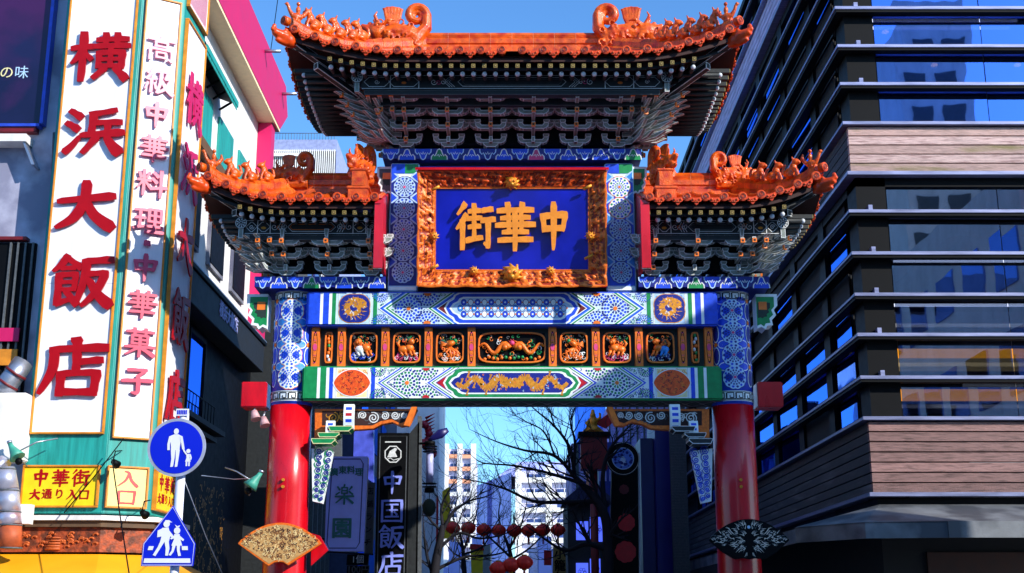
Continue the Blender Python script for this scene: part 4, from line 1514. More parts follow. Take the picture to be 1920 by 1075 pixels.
# side roofs
for s in (-1, 1):
    half_roof(s, 2.5, 5.97, 4.45, 23.2, 26.8, 9.27, .66, .5, 4.3, gate,
              dict(common, pitch=.355, first=2.62, rafter=.2, ridge_h=.46, bscale=1.4, beasts=(.38, .56, .75, .95)))
    rf = node('ridge_ornament', gate)
    put(chiwen, 'ridge_dragon', rf, Matrix.Translation((s*4.5, 24.86, 10.18)) @ Matrix.Rotation(pi if s < 0 else 0, 4, 'Z') @ Matrix.Diagonal((.72, .8, .78, 1)))
    put(chiwen, 'ridge_dragon', rf, Matrix.Translation((s*3.02, 24.3, 10.15)) @ Matrix.Rotation(radians(-62 if s > 0 else -118), 4, 'Z') @ Matrix.Diagonal((.72, .72, .8, 1)))
    mb = MB()
    for (w, z0, z1) in ((.2, 9.45, 9.72), (.23, 9.72, 9.78), (.14, 9.78, 10.1), (.17, 10.1, 10.15)):
        mb.box(s*3.02-w, s*3.02+w, 23.85-w*.3, 24.5, z0, z1, OR)
    mb.build('ornament_pedestal', rf, bevel=.015)
    purlin(s*3.9-1.3, s*3.9+1.3, 23.85, 8.7, 9.1, gate)
    purlin_end(s*5.27, 23.8, 9.02, gate)
    for x in (2.78, 3.6, 4.46):
        bracket_set(gate, s*x, 24.55, 8.13, 0, 3, .195, .27, caps=(1, 2) if x > 3 else (0, 1, 2))
    for j, (dx, t0) in enumerate(((.23, 1), (.46, 2))):
        st = node('bracket_set', gate)
        for k in range(t0, 3):
            T = lambda a, b, c: Matrix.Translation((s*(4.46+dx)+a, 24.55-.27*k+b, 8.22+k*.195+c))
            put(tongue, 'bracket_tongue', st, T(0, -.05, 0)); put(capm, 'tongue_cap', st, T(0, -.27, .04))
            put(blk, 'bearing_block', st, T(0, -.05, .13))
        put(strip, 'bracket_strut', st, T(0, .0, .16))
    corner_fan(gate, s*4.75, 24.5, 8.13, s, 4, .165, .95)
    for y in (25.0, 25.6):
        bracket_set(gate, s*4.65, y, 8.13, s*pi/2, 3, .195, .24)
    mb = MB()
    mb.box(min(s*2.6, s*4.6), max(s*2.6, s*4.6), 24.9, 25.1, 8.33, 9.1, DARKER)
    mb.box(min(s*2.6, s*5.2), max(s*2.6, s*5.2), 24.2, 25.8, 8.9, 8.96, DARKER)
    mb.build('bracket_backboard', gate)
    # red gable board at the inner end
    x = s*2.53
    mb = MB()
    mb.prism([(23.3, 9.32), (23.3, 8.9), (23.75, 8.5), (24.25, 8.13), (25.75, 8.13), (26.7, 8.9), (26.7, 9.32), (25, 10.05)], lambda a, b, d: (d, a, b), x-.03, x+.03, REDM)
    mb.box(x-.09, x+.09, 23.22, 23.3, 7.95, 9.3, RED)
    mb.build('gable_board', gate, bevel=.008)

# ================================================================== NAME PLAQUE
plq = thing('name_plaque', 'blue name plaque with gold lettering in a carved orange frame on the gate', 'plaque', (0, 24.1, 7.85))
PT, PB = Vector((0, 23.82, 10.09)), Vector((0, 24.28, 7.86))
Vv = (PT-PB)
PHh = Vv.length
Vv.normalize()
Nn = Vector((1, 0, 0)).cross(Vv)
Nn = -Nn if Nn.y > 0 else Nn
PO = (PT+PB)/2
PW = 3.68
F = mapflat(PO, (1, 0, 0), Vv, Nn)
iw, ih = PW/2-.33, PHh/2-.33
mb = MB()
mb.prism([(-iw-.02, -ih-.02), (iw+.02, -ih-.02), (iw+.02, ih+.02), (-iw-.02, ih+.02)], F, -.1, -.06, mat('plaque_blue', '#0716a8', .3, 0, .35, 1.6, .02, 8, coat=.3))
mb.build('plaque_board', plq)
rnd = random.Random(4)


def vnoise(x, y):
    v = 0
    for a, b, c, d in ((9, 7, 1, .5), (17, -13, 2, .3), (-23, 29, 4, .3), (41, 37, 0, .2), (31, -47, 1, .2)):
        v += d*sin(a*x+b*y+c+2.2*sin(b*.7*x-a*.8*y))
    return v


for side in range(4):
    mb = MB()
    L0 = PW/2 if side % 2 == 0 else PHh/2
    n = int(L0*2/.03)
    mcols = 12
    K = [[None]*(mcols+1) for _ in range(n+1)]
    for i in range(n+1):
        for j in range(mcols+1):
            t = j/mcols             # 0 inner .. 1 outer
            u = -1+2*i/n
            half_in = (iw if side % 2 == 0 else ih)
            half_out = L0
            a = u*(half_in+(half_out-half_in)*t)
            o = (ih if side % 2 == 0 else iw)+.33*t
            if t == 1 and side != 0: o += .02*abs(sin(a*7))
            h = -.06+.2*t
            if 0 < j < mcols: h += .055*max(-.35, vnoise(a*1.6+side*3, t*.33*4))
            if j in (1, mcols-1): h = -.06+.2*t+.03
            x, z = {0: (a, o), 1: (o, a), 2: (a, -o), 3: (-o, a)}[side]
            K[i][j] = F(x, z, h)
    vs = [K[i][j] for i in range(n+1) for j in range(mcols+1)]
    W_ = mcols+1
    hi, lo = [], []
    for i in range(n):
        for j in range(mcols):
            f = (i*W_+j, (i+1)*W_+j, (i+1)*W_+j+1, i*W_+j+1)
            a = (-1+2*i/n)*L0
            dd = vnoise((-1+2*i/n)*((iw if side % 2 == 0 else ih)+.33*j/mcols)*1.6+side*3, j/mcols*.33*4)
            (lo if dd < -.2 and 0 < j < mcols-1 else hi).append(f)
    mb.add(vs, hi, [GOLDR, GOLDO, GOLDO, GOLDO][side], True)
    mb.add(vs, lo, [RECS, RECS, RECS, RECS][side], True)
    s_ = {0: (0, 1), 1: (1, 0), 2: (0, -1), 3: (-1, 0)}[side]
    mb.build('frame_side', plq)
mb = MB()
mb.prism([(-PW/2-.05, PHh/2), (PW/2+.05, PHh/2), (PW/2+.05, PHh/2+.05), (-PW/2-.05, PHh/2+.05)], F, -.14, .19, RED)
mb.prism([(-PW/2-.02, -PHh/2), (PW/2+.02, -PHh/2), (PW/2+.02, PHh/2), (-PW/2-.02, PHh/2)], F, -.16, -.11, RED)
mb.build('plaque_back', plq)
for (a, b, c, d) in ((-iw, iw, ih-.012, ih+.012), (-iw, iw, -ih-.012, -ih+.012)):
    mb = MB(); mb.prism([(a, c), (b, c), (b, d), (a, d)], F, -.06, -.03, GOLDO); mb.build('inner_bead', plq)
for e in (-1, 1):
    mb = MB(); mb.prism([(e*iw-.012, -ih), (e*iw+.012, -ih), (e*iw+.012, ih), (e*iw-.012, ih)], F, -.06, -.032, GOLDO); mb.build('inner_bead', plq)
# dragon heads and rosettes on the frame
for (x, z, r) in ((0, ih+.1, .11), (0, -ih-.08, .15), (-.75, -ih-.02, .07), (.75, -ih-.02, .07), (-iw-.02, -.15, .07), (iw+.02, -.15, .07)):
    mb = MB()
    c = F(x, z, .06)
    mb.ball(c, r, GOLD, 12, 8)
    for q in range(9):
        w = 2*pi*q/9
        p1 = F(x+r*.8*cos(w), z+r*.8*sin(w), .06)
        p2 = F(x+r*1.5*cos(w+.4), z+r*1.4*sin(w+.4), .04)
        mb.tube([c, p1, p2], [r*.4, r*.35, r*.12], GOLD, 6)
    for e in (-.4, .4): mb.ball(F(x+r*e, z+r*.2, .06+r*.9), r*.25, GOLDO, 8, 5)
    mb.ball(F(x, z-r*.4, .06+r*.9), r*.35, GOLD, 8, 5)
    mb.build('dragon_boss', plq)
for (x, z) in ((-iw+.02, ih-.02), (iw-.02, ih+.0), (-iw, -ih+.05), (iw-.0, -ih+.25)):
    mb = MB(); mb.tube([F(x-.09, z-.04, .08), F(x+.07, z+.04, .1)], .03, GOLD, 8); mb.build('frame_clamp', plq)
PGOLD = mat('letter_gold', '#fb9630', .25, 0, .15, 6, coat=.3)
for ch, px, w, h in (('街', 888, .76, .9), ('華', 964, .8, .92), ('中', 1037, .66, .92)):
    x = (px-958)*.01036
    ff = (lambda x: (lambda a, b, d: F(a+x, b+.05, -.06+.05+d)))(x)
    glyph(ch, ff, w, h, .08, PGOLD, 'gold_character', plq, 1.8, ORANGE)

# ================================================================== FANS ON THE PILLARS
def fan_sign(cx, cy, y, light, label):
    t = thing('fan_ornament', label, 'ornament', (XX(cx, cy, y), y, ZZ(cy, y)))
    C = P(cx, cy, y)
    k = .0107
    top = [(-73+146*i/24, 0) for i in range(25)]
    def topc(u): return 36*cos(u/73*pi/2)**.8
    if light:
        out = [(-73, 0)]+[(u, topc(u)) for u, _ in top[1:-1]]+[(73, 0), (16, -37), (8, -32), (0, -31), (-8, -32), (-18, -38)]
    else:
        out = [(-70, 0)]+[(u*.96, topc(u)) for u, _ in top[1:-1]]+[(70, 0), (48, -20), (26, -33), (10, -31), (0, -33), (-10, -31), (-26, -33), (-48, -20)]
    p = [(C.x+a*k, C.z+b*k) for a, b in out]
    mb = MB(); mb.xz(p, y-.05, y+.05, GOLDO if light else BLK)
    mb.build('fan_plate', t, bevel=.01)
    pt = Paint(mapflat((C.x, y-.05, C.z), (1, 0, 0), (0, 0, 1), (0, -1, 0)))
    pt.poly([(a*k*.93, b*k*.9) for a, b in out], mat('fan_tan', '#c89a5c', .45, .1, .25, 20) if light else BLK, 1)
    rnd = random.Random(12)
    def inside(a, b):
        if b > 0: return b < topc(a)*.86 and abs(a) < 66
        return b > -(1-abs(a)/(70))*38*.8
    if light:
        for q in range(700):
            a, b = rnd.uniform(-66, 66), rnd.uniform(-34, 34)
            if not inside(a, b): continue
            w0 = rnd.uniform(0, 6)
            r = rnd.uniform(1.6, 3.4)
            pt.ring(a*k, b*k, (r-1.0)*k, r*k, [BROWN, mat('fan_light', '#eccf90'), mat('fan_umber', '#7a4418')][q % 3], 2, 7, w0, w0+rnd.uniform(2.5, 4.5))
    else:
        for q in range(260):
            a, b = rnd.uniform(2, 66), rnd.uniform(-32, 34)
            if not inside(a, b) or (abs(a) < 5): continue
            an = atan2(b, a)+rnd.uniform(-.6, .6)
            L = rnd.uniform(2, 5)
            for e in (-1, 1):
                pt.line([(e*(a-L*cos(an))*k, (b-L*sin(an))*k), (e*a*k, b*k+.3*k), (e*(a+L*cos(an))*k, (b+L*sin(an))*k)], 1.5*k, SILV if q % 3 else GREYD, 2, True)
        pt.disc(0, 22*k, 3*k, PALE, 3, 8)
    pt.build('openwork', t)
    mb = MB(); mb.box(C.x-.12, C.x+.12, y+.05, y+.35, C.z-.12, C.z+.12, BLK); mb.build('mounting', t)
    return t


fan_sign(525, 1020, 24.25, True, 'golden fan-shaped carved ornament mounted on the left red pillar')
fan_sign(1404, 1013, 24.25, False, 'black and silver openwork fan ornament mounted on the right red pillar')
t = thing('fan_bracket', 'plain red angled board behind the golden fan ornament', 'board', P(600, 1030, 24.9))
mb = MB(); mb.xz([(XX(a, b, 24.8), ZZ(b, 24.8)) for a, b in ((584, 1000), (600, 1005), (616, 1032), (583, 1062))], 24.75, 24.85, RED)
put(mb.mesh('m', bevel=.01), 'red_board', t)

# ================================================================== GROUND
mb = MB(); mb.box(-300, 300, -150, 600, -.3, 0, PAVE)
props(mb.build('ground'), kind='structure')
mb = MB(); mb.box(-60, 60, 2, 13, -.2, .004, ASPH); mb.box(-3.3, 3.3, 13, 140, -.2, .004, ASPH)
props(mb.build('road'), kind='structure')
for s in (-1, 1):
    mb = MB(); mb.box(min(s*3.3, s*7.2), max(s*3.3, s*7.2), 13.2, 140, -.1, .13, PAVE)
    props(mb.build('pavement', bevel=.01), kind='structure')
mb = MB()
for i in range(9): mb.box(-4.1+i*.95, -3.65+i*.95, 8.5, 12.4, -.1, .009, WHITE)
props(mb.build('zebra_crossing'), kind='structure')

# ================================================================== RIGHT BUILDING
ob = thing('office_building', 'dark glass corner building with steel louvre bands and weathered timber parapets right of the gate', 'building', (14, 40, 0))
BX, BY = 7.55, 27.0
XR, YR = 24.0, 62.0
GL = glassmat('blue_reflective_glass', '#7fa6fa', .72)
GLN = glassmat('clear_grey_glass', '#d8def0', .3)
GL2 = glassmat('side_glass', '#5a90ff', .75)
zs = [3.9]
bands = [(4.12, 5.62), (11.2, 12.28), (18.2, 19.25)]
slabs = [6.54, 7.47, 8.36, 9.29, 10.25, 13.27, 14.2, 15.15, 16.1, 17.05, 20.2]
def lshape(mb, z0, z1, o, inset, m, xr=XR, yr=YR):
    # front strip and side strip, butted at the corner
    mb.box(BX-o, xr, BY-o, BY+inset, z0, z1, m)
    mb.box(BX-o, BX+inset, BY+inset, yr, z0, z1, m)
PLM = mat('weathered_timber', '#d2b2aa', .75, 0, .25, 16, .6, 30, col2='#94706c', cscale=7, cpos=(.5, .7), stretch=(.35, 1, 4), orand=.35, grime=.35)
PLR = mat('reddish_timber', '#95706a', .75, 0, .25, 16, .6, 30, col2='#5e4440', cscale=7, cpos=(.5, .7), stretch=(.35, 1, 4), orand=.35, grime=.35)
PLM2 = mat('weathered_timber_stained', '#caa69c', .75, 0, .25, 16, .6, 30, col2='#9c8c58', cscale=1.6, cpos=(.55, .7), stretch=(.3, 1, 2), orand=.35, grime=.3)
PLS = mat('shaded_aged_board', '#3a3a3e', .8, 0, .35, 6, .4, 30, col2='#6a6a70', cscale=1.5, cpos=(.55, .8), stretch=(1, .4, 4))  # side-face timber, its shade put into the dark grey colour
for z in slabs:
    mb = MB(); lshape(mb, z-.04, z+.035, .14, .1, SLAB)
    lv = mb.build('louvre', ob, bevel=.006)
    mb = MB(); lshape(mb, z-.1, z-.042, .11, .09, BLK)  # black plate added so the underside looks shaded
    mb.build('louvre_shade_plate', lv)
    for x in (BX+.32, BX+4.9, BX+10):
        mb = MB(); mb.box(x, x+.09, BY-.08, BY+.1, z+.037, z+.16, SLAB)
        mb.build('louvre_bracket', ob)
for (z0, z1) in bands:
    n = max(4, round((z1-z0)/.212))
    for i in range(n):
        a, b = z0+(z1-z0)*i/n, z0+(z1-z0)*(i+1)/n-.028
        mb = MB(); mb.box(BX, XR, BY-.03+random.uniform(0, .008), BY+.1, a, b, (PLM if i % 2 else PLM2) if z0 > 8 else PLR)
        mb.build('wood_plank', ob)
        mb = MB(); mb.box(BX+.0, BX+.1, BY+.101, YR, a, b, PLS if z0 < 15 else mat('shaded_lilac_board', '#b8aed0', .8, 0, .35, 4, .3, 30, stretch=(1, .4, 3)))  # top band: lilac tone of the shade painted into the boards
        mb.build('wood_plank', ob)
    mb = MB(); lshape(mb, z0-.09, z0-.005, .1, .2, SLAB); lshape(mb, z1+.005, z1+.08, .14, .2, SLAB)
    mb.build('parapet_trim', ob, bevel=.006)
    mb = MB(); mb.box(BX+.12, XR, BY+.12, YR, z0-.3, z0-.1, BLK)
    mb.build('floor_slab', ob)
# corner pier and facade piers
mb = MB()
mb.box(BX+.12, BX+.78, BY+.12, BY+.85, 4.0, 21.2, BLK)
mb.build('corner_pier', ob)
y = BY+3.2
yl = []
while y < YR:
    mb = MB(); mb.box(BX+.11, BX+.62, y, y+.55, 4.0, 21.2, BLK)
    mb.build('facade_pier', ob)
    yl.append(y)
    y += 3.3
# glass panes in each storey
levels = sorted([5.7]+slabs+[11.1, 12.36, 18.1, 19.33, 21.1])
lev = []
for a, b in zip(levels[:-1], levels[1:]):
    if any(a >= z0-.05 and b <= z1+.15 for z0, z1 in bands): continue
    if b-a < .5: continue
    lev.append((a+.05, b-.05))
rnd = random.Random(3)
for (a, b) in lev:
    xs = [BX+.82, BX+3.3, BX+6.2, BX+9.2, BX+12.4, XR]
    for x0, x1 in zip(xs[:-1], xs[1:]):
        tl = Matrix.Translation(((x0+x1)/2, BY+.22, (a+b)/2)) @ Matrix.Rotation(rnd.uniform(-.006, .006), 4, 'Z') @ Matrix.Rotation(rnd.uniform(-.008, .008), 4, 'X')
        mb = MB(); mb.box(-(x1-x0)/2+.01, (x1-x0)/2-.01, 0, .02, -(b-a)/2, (b-a)/2, GL if a > 12 else GLN)
        mb.build('window_pane', ob, tl)
    ys = [BY+.9]+yl
    for y0, y1 in zip(ys[:-1], ys[1:]):
        mb = MB(); mb.box(-.01, .01, -(y1-y0)/2+.3, (y1-y0)/2-.02, -(b-a)/2, (b-a)/2, GL2)
        dk = rnd.random() < .5
        if dk: mb.mats = [MATS['shadow_board']]
        mb.build('dark_panel' if dk else 'window_pane', ob, Matrix.Translation((BX+.2, (y0+y1)/2+.25, (a+b)/2)) @ Matrix.Rotation(rnd.uniform(-.02, .02), 4, 'Z'))
        if rnd.random() < .72:     # blinds drawn behind
            mb = MB(); mb.box(BX+.25, BX+.28, y0+.6, y1-.05, a, b, DARKER); mb.build('dark_blind', ob)
# interior: floors, back walls, ceiling lamps, blinds, glowing strips
mb = MB()
mb.box(BX+3.5, XR-.3, BY+4, YR-.3, 4.0, 21.0, mat('interior_wall', '#6a6e78', .8))
mb.box(BX+.1, XR, BY+.1, YR, 21.2, 21.4, BLK)
mb.box(XR-.2, XR, BY+.4, YR, 0, 21.2, WALLG)
mb.box(BX+.5, XR, YR-.3, YR, 0, 21.2, WALLG)
mb.box(BX+1.2, XR, BY+1.5, YR, 0, 3.6, DARKER)
mb.build('core_wall', ob)
WARM = emit('warm_lamp', '#ffb860', 4)
for (px, py) in ((1660, 60), (1752, 122), (1908, 122), (1690, 258)):
    q = P(px, py, BY+1.1)
    mb = MB(); mb.ball(q, .07, WARM, 10, 6, (1.2, 1.2, .6)); mb.build('ceiling_lamp', ob)
COOL = emit('strip_lamp', '#dfe6ff', 1.2)
for (x0, x1, py) in ((1622, 1908, 38), (1622, 1894, 52), (1676, 1920, 489), (1676, 1920, 572)):
    a, b = P(x0, py, BY+.75), P(x1, py, BY+.75)
    mb = MB(); mb.box(a.x, b.x, BY+.75, BY+.8, a.z-.03, a.z+.03, COOL); mb.build('strip_light', ob)
ORGLOW = emit('glowing_orange_strip', '#f09a20', 1.0)  # orange and sand strips glow in place of a reflection, no lamp behind
for (y0, y1, m) in ((654, 672, ORGLOW), (672, 696, emit('glowing_sand_strip', '#a08858', .35)), (730, 752, ORGLOW), (757, 776, WALLG), (585, 618, mat('pale_blind', '#8c8f9c', .6))):
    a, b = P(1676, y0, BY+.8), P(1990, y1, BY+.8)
    mb = MB(); mb.box(a.x, b.x, BY+.8, BY+.83, b.z, a.z, m); mb.build('blind_glow_strip', ob)
# steel canopy over the pavement
CAN = mat('canopy_steel', '#7a7d80', .5, .3, .3, 2, .08, 30, col2='#4d5055', cscale=1.2)
cz0, cz1, cz2 = 3.88, 3.42, 3.1
A = Vector((BX+.15, BY+.1, cz0)); Bp = Vector((XR, BY+.1, cz0))
fl, fr = Vector((BX+1.0, 25.5, cz1)), Vector((XR, 25.5, cz1))
c1 = Vector((BX-.55, 25.75, cz1)); c2 = Vector((BX-1.6, 27.3, cz1)); c3 = Vector((BX-1.6, 44, cz1)); A2 = Vector((BX+.15, 44, cz0))
def slabface(vs, m, name):
    mb = MB()
    lo = [v-Vector((0, 0, .03)) for v in vs]
    n = len(vs)
    mb.add(vs+lo, [list(range(n)), list(range(2*n-1, n-1, -1))]+[(i, i+n, (i+1) % n+n, (i+1) % n) for i in range(n)], m)
    mb.build(name, ob)
xs = [BX+1.0, BX+3.7, BX+6.6, BX+9.8, XR]
for a, b in zip(xs[:-1], xs[1:]):
    slabface([Vector((max(a, BX+.15) if a > BX+1.0 else BX+.15, BY+.1, cz0)), Vector((b-.01, BY+.1, cz0)), Vector((b-.01, 25.5, cz1)), Vector((a, 25.5, cz1))], CAN, 'canopy_panel')
    mb = MB(); mb.box(a, b-.012, 25.46, 25.5, cz2, cz1, CAN); mb.build('canopy_fascia', ob)
slabface([A, fl, c1], CAN, 'canopy_panel')
slabface([A, c1, c2], CAN, 'canopy_panel')
slabface([A, c2, c3, A2], CAN, 'canopy_panel')
for a, b in ((fl, c1), (c1, c2), (c2, c3)):
    d = Vector((0, 0, cz2-cz1))
    mb = MB()
    n_ = (b-a).cross(Vector((0, 0, 1))).normalized()*.04
    vs = [a, b, b+d, a+d]
    vs += [v+n_ for v in vs]
    mb.add(vs, [(0, 1, 2, 3), (7, 6, 5, 4), (0, 4, 5, 1), (1, 5, 6, 2), (2, 6, 7, 3), (3, 7, 4, 0)], CAN)
    mb.build('canopy_fascia', ob)
mb = MB(); mb.box(BX+.2, XR, BY+.3, BY+.6, 0, 3.9, DARKER); mb.box(BX+.2, BX+.5, BY+.6, YR, 0, 4.0, DARKER)
mb.build('ground_floor_wall', ob)
mb = MB()
for i in range(6):
    mb.box(BX+1.1+i*2.4, BX+3.3+i*2.4, BY+.22, BY+.28, .3, 2.9, mat('brown_shutter', '#3a1a0c', .6))
mb.build('shutter', ob)

# neighbour across the side street (unseen; shaped to shade the gate's right, mirrored in glass)
nb = thing('shading_block', 'unseen slim pale block outside the right edge, shaped to shade the right of the gate', 'building', (17, 8, 0))
mb = MB(); mb.box(15.5, 19.0, .5, 17.5, 0, 15.3, WALLW); mb.build('wall', nb)
for f in range(4):
    for k in range(6):
        mb = MB(); mb.box(15.44, 15.5, 1.0+k*2.8, 2.8+k*2.8, 1.4+f*3.4, 3.2+f*3.4, GL); mb.build('window', nb)
nb = thing('apartment_block', 'white apartment block across the road behind the viewer', 'building', (10, -22, 0))
mb = MB(); mb.box(2, 40, -30, -14, 0, 20, WALLW)
mb.box(22.5, 26.5, -30, -14.2, 20, 36, WALLW)
mb.box(26.6, 29.6, -30, -13.8, 20, 28, WALLG)
mb.box(-40, -2, -30, -14, 0, 15, WALLG)
mb.build('wall', nb)
for f in range(6):
    for k in range(9):
        mb = MB(); mb.box(3.2+k*4, 5.8+k*4, -14, -13.9, 1.6+f*3.1, 3.4+f*3.1, BLK); mb.build('window', nb)
    for k in range(2):
        mb = MB(); mb.box(23+k*1.8, 24.2+k*1.8, -14.2, -14.1, 21+f*2.4, 22.6+f*2.4, GREYD); mb.build('window', nb)
    mb = MB(); mb.box(2, 40, -13.99, -13.1, .8+f*3.1, 1.0+f*3.1, WALLW); mb.build('balcony', nb)

# ================================================================== LEFT CORNER: SIGN TOWER
tw = thing('sign_tower', 'teal corner sign tower of a restaurant with three white panels and red lettering at left', 'sign tower', (-7.8, 25.3, 3.5))
A_, B_, C_, D_ = Vector((-9.36, 24.6, 0)), Vector((-7.78, 24.6, 0)), Vector((-7.01, 25.04, 0)), Vector((-6.96, 26.72, 0))
plan = [A_, B_, C_, D_, Vector((-8.6, 26.72, 0)), Vector((-9.36, 25.6, 0))]
mb = MB()
mb.prism([(p.x, p.y) for p in plan], lambda a, b, d: (a, b, d), 3.5, 16.5, TEAL)
mb.build('tower_body', tw, bevel=.015)


def wallmap(p, q, z, off=0):
    U = (q-p).normalized()
    N = Vector((U.y, -U.x, 0))
    return mapflat(p+N*off+Vector((0, 0, z)), U, (0, 0, 1), N)


def panel(p, q, a0, a1, z0, z1, th=.05, face=SIGNW, fr=OCHRE, par=None, name='sign_panel', seams=()):
    F = wallmap(p, q, 0)
    mb = MB(); zz = [z0]+list(seams)+[z1]
    for s0, s1 in zip(zz[:-1], zz[1:]):
        mb.prism([(a0, s0+.003), (a1, s0+.003), (a1, s1-.003), (a0, s1-.003)], F, 0, th, face)
    pn = mb.build(name, par)
    w = .035
    for (x0, x1, y0, y1) in ((a0-w, a1+w, z0-w, z0), (a0-w, a1+w, z1, z1+w), (a0-w, a0, z0, z1), (a1, a1+w, z0, z1)):
        mb = MB(); mb.prism([(x0, y0), (x1, y0), (x1, y1), (x0, y1)], F, .002, th+.035, fr)
        mb.build('panel_frame', pn, bevel=.006)
    return F, pn


F1, p1 = panel(A_, B_, .12, 1.47, 5.04, 16.2, par=tw, seams=(8.0, 11.2, 14.3))
F2, p2 = panel(B_, C_, .1, .78, 4.97, 14.25, par=tw, seams=(7.2, 10.4))
F3, p3 = panel(C_, D_, .14, 1.55, 4.95, 14.0, par=tw, seams=(8.1, 11.3))
F4, p4 = panel(C_, D_, .14, 1.55, 14.35, 16.4, par=tw)
pt = Paint(lambda a, b, h=0: F4(a, b, .05+h))
for k in range(26):
    w = 15.0+.9*sin(k)
    pt.line([(.2+k*.05, 14.45), (.23+k*.05, 15.0), (.2+k*.05, 15.4), (.25+k*.05, 16.3)], .024, MAG, 1)
pt.build('print', p4)
for ch, px, py, w, h in (('横', 186, 107, 1.2, 1.06), ('浜', 175, 247, 1.2, 1.02), ('大', 160, 387, 1.24, 1.06), ('飯', 153, 528, 1.18, 1.06), ('店', 138, 690, 1.28, 1.13)):
    q = P(px, py, 24.5)
    glyph(ch, (lambda a0, z0: (lambda a, b, d: F1(a+a0, b+z0, .09+d)))(q.x+9.36, q.z), w, h, .035, SIGNR, 'red_character', p1, 1.5)
pinks = {0: mat('faded_pink', '#e88aa4', .4, var=.25, scale=3), 1: SIGNP, 2: mat('worn_red', '#c82050', .4, var=.15)}
for i, (ch, px, py) in enumerate((('高', 301, 95), ('級', 294, 156), ('中', 292, 218), ('華', 286, 281), ('料', 283, 346), ('理', 276, 416), ('・', 274, 458),
                                  ('中', 271, 504), ('華', 264, 572), ('菓', 260, 644), ('子', 254, 716))):
    z = ZZ(py, 24.8)
    glyph(ch, (lambda z0: (lambda a, b, d: F2(a+.44, b+z0, .09+d)))(z), .6 if ch != '・' else .5, .56, .04, pinks[0 if i < 2 else 1 if i < 8 else 2], 'pink_character', p2, 1.5)
for i, (ch, px, py) in enumerate((('横', 355, 190), ('浜', 343, 320), ('大', 335, 455), ('飯', 325, 595), ('店', 318, 745))):
    z = ZZ(py, 25.7)
    glyph(ch, (lambda z0: (lambda a, b, d: F3(a+.82, b+z0, .1+d)))(z), 1.1, 1.1, .035, MAG if i < 2 else SIGNR, 'red_character', p3, 1.45)
for nm, FF, p, a0, a1, col, rows in (('a', F1, (A_, B_), .06, 1.46, SIGNY, (('中華街', .0, .22, .4, 1.02), ('大通り入口', 0, -.2, .25, .98))),
                                     ('b', F2, (B_, C_), .06, .78, SIGNYL, None), ('c', F3, (C_, D_), .12, 1.55, SIGNY, (('中華街', .0, .22, .4, 1.02), ('大通り入口', 0, -.2, .25, .98)))):
    F, pn = panel(p[0], p[1], a0, a1, 3.64, 4.37, .06, col, OCHRE, tw, 'yellow_sign')
    ac = (a0+a1)/2
    if rows:
        for txt, dx, dz, sz, spanw in rows:
            n = len(txt)
            for i, chh in enumerate(txt):
                x = ac+(-.5+(i+.5)/n)*spanw*(1.12 if n == 3 else 1.2)
                fn = (lambda x0, z0, F=F: (lambda a, b, d: F(a+x0, b+z0, .062+d)))(x, 4.0+dz*.75)
                if chh in G: glyph(chh, fn, sz*.84, sz*.8, .006, SIGNR, 'lettering', pn, 1.5)
                else: fontmesh(chh, (lambda x0, z0, F=F: (lambda a, b, d: F(a+x0, b+z0, .062+d)))(x, 4.0+dz*.75+.0), sz*.8, .006, SIGNR, 'lettering', pn, .02)
    else:
        for chh, dz in (('入', .17), ('口', -.18)):
            glyph(chh, (lambda z0, F=F: (lambda a, b, d: F(a+ac, b+z0, .062+d)))(4.0+dz), .4, .32, .006, mat('pale_red', '#d84848', .4), 'lettering', pn, 1.3)
# base, carved fascia, awning of the shop below
sb = thing('shop_building', 'pale restaurant building with dark lower storey and magenta roof parapet behind the sign tower', 'building', (-12, 35, 0))
def offs(o):
    return [Vector((-14, 24.6-o, 0)), Vector((-7.78+o*.27, 24.6-o, 0)), Vector((-7.01+o, 25.04-o*.55, 0)), Vector((-6.96+o, 27.2, 0))]
def ringband(o0, o1, z0, z1, m, name, par, zo=None):
    a, b = offs(o0), offs(o1)
    for i in range(3):
        p, q, r, s_ = a[i], a[i+1], b[i+1], b[i]
        mb = MB()
        vs = [Vector((v.x, v.y, z)) for z in (z0, z1) for v in (p, q, r, s_)]
        if zo is not None: vs[6].z = vs[7].z = zo[1]; vs[2].z = vs[3].z = zo[0]
        mb.add(vs, [(3, 2, 1, 0), (4, 5, 6, 7), (0, 1, 5, 4), (1, 2, 6, 5), (2, 3, 7, 6), (3, 0, 4, 7)], m)
        mb.build(name, par)
ringband(-.1, .22, 3.36, 3.45, WALLW, 'cornice', sb)
ringband(-.1, .14, 3.24, 3.355, mat('brown_cornice', '#5c4630', .7), 'cornice', sb)
WOODC = mat('carved_wood', '#a8481c', .6, 0, .4, 14, .6, 25, col2='#5c2a12', cscale=6)
ringband(-.1, .05, 2.78, 3.235, WOODC, 'carved_fascia', sb)
F = mapflat((-10.4, 24.548, 2.98), (1, 0, 0), (0, 0, 1), (0, -1, 0))
mb = MB()
rnd = random.Random(6)
for i in range(60):
    a = rnd.uniform(0, 2.6)
    b = rnd.uniform(-.12, .14)
    mb.tube([F(a+.05*cos(k*.9), b+.035*sin(k*.9), .012) for k in range(5)], [.022, .02, .018, .014, .01], mat('carved_wood_high', '#c05a22', .6, var=.3), 5)
props(mb.build('fascia_carving', sb), kind='stuff')
mb = MB()
for i in range(5): mb.tube([F(1.62-.0, -.14+i*.05, .02), F(1.9, -.14+i*.05, .02)], .03-.004*i, MATS['carved_wood_high'], 5)
mb.build('fascia_boat', sb)
AWN = mat('yellow_awning', '#f4a608', .55, var=.08, scale=2)
ringband(0, .95, 2.66, 2.74, AWN, 'awning', sb, (2.2, 2.28))
